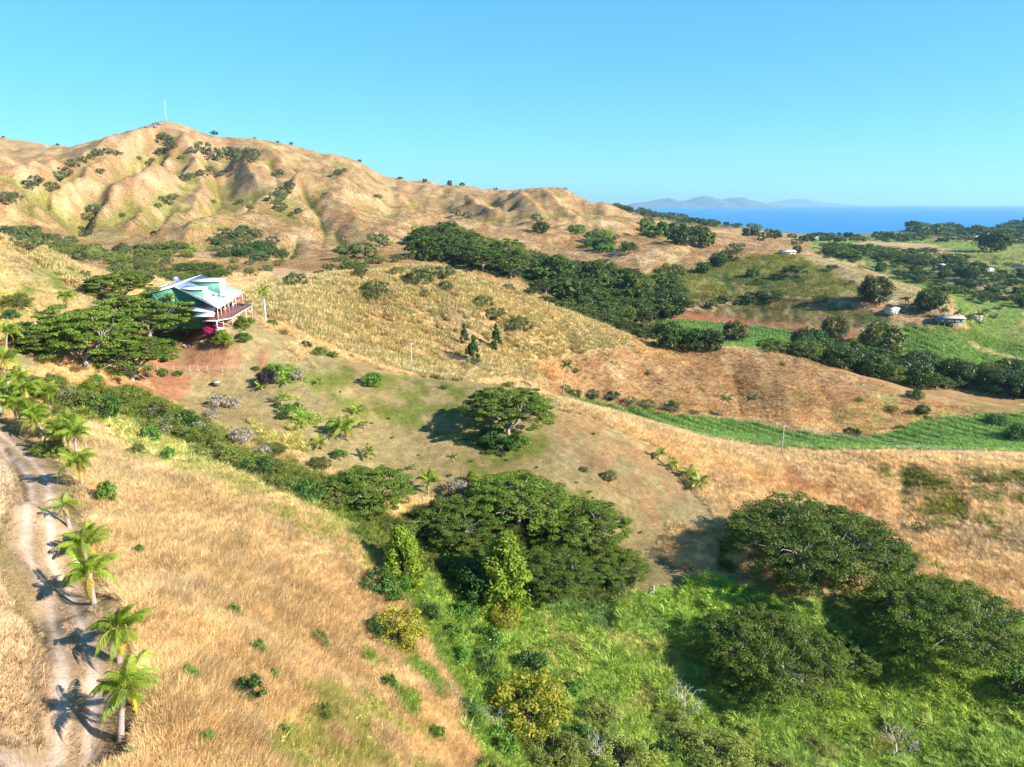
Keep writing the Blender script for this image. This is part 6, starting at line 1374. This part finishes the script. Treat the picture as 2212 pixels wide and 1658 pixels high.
# wire fence along the terrace
fp = [hit(u, v, 100) for u, v in ((341, 806), (376, 806), (411, 806), (430, 806), (449, 806), (481, 806), (520, 804))]
fn = thing('wire_fence', 'thin wire mesh fence along the terrace below the house lawn', 'fence', fp[0][:3]); o0 = np.array(fp[0][:3])
for q_ in fp: g = Geo(); g.tube([np.array(q_[:3]) - o0 - [0, 0, .3], np.array(q_[:3]) - o0 + [0, 0, 1.7]], .05, 5); obj('fence_post', g.mesh('fence_post', Mh['pole']), fn)
for hh in (.4, .8, 1.2, 1.6): g = Geo(); g.tube([np.array(q_[:3]) - o0 + [0, 0, hh] for q_ in fp], .015, 3); obj('fence_wire', g.mesh('fence_wire', Mh['wire']), fn)
# tub, stones and the little white frame
q_ = hit(468, 832, 100); tb = thing('tub', 'dark round tub standing on the left lawn', 'tub', q_[:3]); g = Geo(); g.tube([(0, 0, -.1), (0, 0, .75)], [.7, .85], 14); obj('barrel', g.mesh('barrel', Mh['rail']), tb); g = Geo(); g.tube([(0, 0, .7), (0, 0, .8)], .9, 14); obj('rim', g.mesh('rim', Mh['post']), tb)
for i, (u, v) in enumerate([(398,747),(404,749),(409,748),(436,739),(441,741)]):
    q_ = hit(u, v, 100); g = np.random.default_rng(i); bm = bmesh.new(); bmesh.ops.create_icosphere(bm, subdivisions=2, radius=.45)
    for vv in bm.verts: vv.co *= 1 + (g.random() - .5) * .3
    me_ = bpy.data.meshes.new('pale_stone'); bm.to_mesh(me_); bm.free(); me_.materials.append(Mh['stone'])
    obj('pale_stone', me_, None, (q_[0], q_[1], q_[2] + .05), i, (1.3, .9, .6), label='pale stone lying on the red soil below the house', category='stone', group='pale stones on the red soil')
q_ = hit(1412, 1283, 80); wf = thing('garden_bench', 'small weathered white frame with an upright post beside the green growth', 'bench', q_[:3], .2)
g = Geo(); g.box(-.85, .05, -.2, .2, .34, .42); obj('seat', g.mesh('seat', Mh['stone']), wf); g = Geo(); g.tube([(0, 0, -.2), (0, 0, 1.5)], .07, 5); obj('post', g.mesh('post', Mh['white']), wf)
for sx in (-.75, -.05): g = Geo(); g.tube([(sx, -.15, -.2), (sx, -.15, .36)], .05, 4); obj('leg', g.mesh('leg', Mh['white']), wf)

# ------------------------------------------------------------------ islands across the water
def island(nm, prof, dist, lab, col):
    g = Geo(); us = np.linspace(prof[0][0], prof[-1][0], 60); vs = np.interp(us, [p[0] for p in prof], [p[1] for p in prof])
    rows = []; k = 9
    for i, (u, v) in enumerate(zip(us, vs)):
        top = place(u, v, dist)[2]; hgt = max(0.0, top)
        hgt *= 1 + .10 * (vnoise(np.array([i * .9]), np.array([3.3]), 5)[0] - .5)
        for j in range(k):
            t = j / (k - 1) * 2 - 1; dd = dist + t * dist * .11; w_ = max(0, 1 - abs(t)) ** .9
            z = hgt * w_ * (.75 + .5 * vnoise(np.array([i * .4]), np.array([j * 1.3]), 8)[0]) if abs(t) > .05 else hgt
            rows.append((place(u, 440, dist)[0], dist / CP + (dd - dist), z - 4))
    q = [((i * k + j), (i + 1) * k + j, (i + 1) * k + j + 1, i * k + j + 1) for i in range(59) for j in range(k - 1)]
    g.add(rows, q); me_ = g.mesh(nm, col, True); o = obj(nm, me_, None, label=lab, category='island'); return o
ic = plain('dry_island_slopes', (.10, .13, .15), .95, .35, .004)
# v measured above the waterline at 440
island('island', [(1345,447),(1365,440),(1400,435),(1425,430),(1445,428),(1465,433),(1480,434),(1500,427),(1522,422),(1545,428),(1560,431),(1580,427),(1600,427),(1625,434),(1645,440),(1655,447)] , 18000, 'long hilly island lying across the water', ic)
island('island', [(1640,441),(1680,436),(1710,430),(1740,431),(1770,437),(1800,441)] , 30000, 'faint low island on the horizon right of the long one', ic)

# ------------------------------------------------------------------ air
HZ = bpy.data.meshes.new('haze'); bm = bmesh.new(); bmesh.ops.create_cube(bm, size=1)
for v_ in bm.verts: v_.co = Vector((v_.co.x * 84000, v_.co.y * 84000, 180 + v_.co.z * 620))
bm.to_mesh(HZ); bm.free(); m_ = bpy.data.materials.new('hazy_air'); m_.use_nodes = True; t_ = m_.node_tree; t_.nodes.clear()
vo = t_.nodes.new('ShaderNodeVolumePrincipled'); vo.inputs['Color'].default_value = (.42, .74, 1, 1); vo.inputs['Density'].default_value = 4e-5; vo.inputs['Anisotropy'].default_value = .2
mo = t_.nodes.new('ShaderNodeOutputMaterial'); t_.links.new(vo.outputs[0], mo.inputs['Volume']); HZ.materials.append(m_)
hz = obj('haze', HZ); hz['kind'] = 'stuff'
print('done', round(time.time() - T0, 1), len(bpy.data.objects))
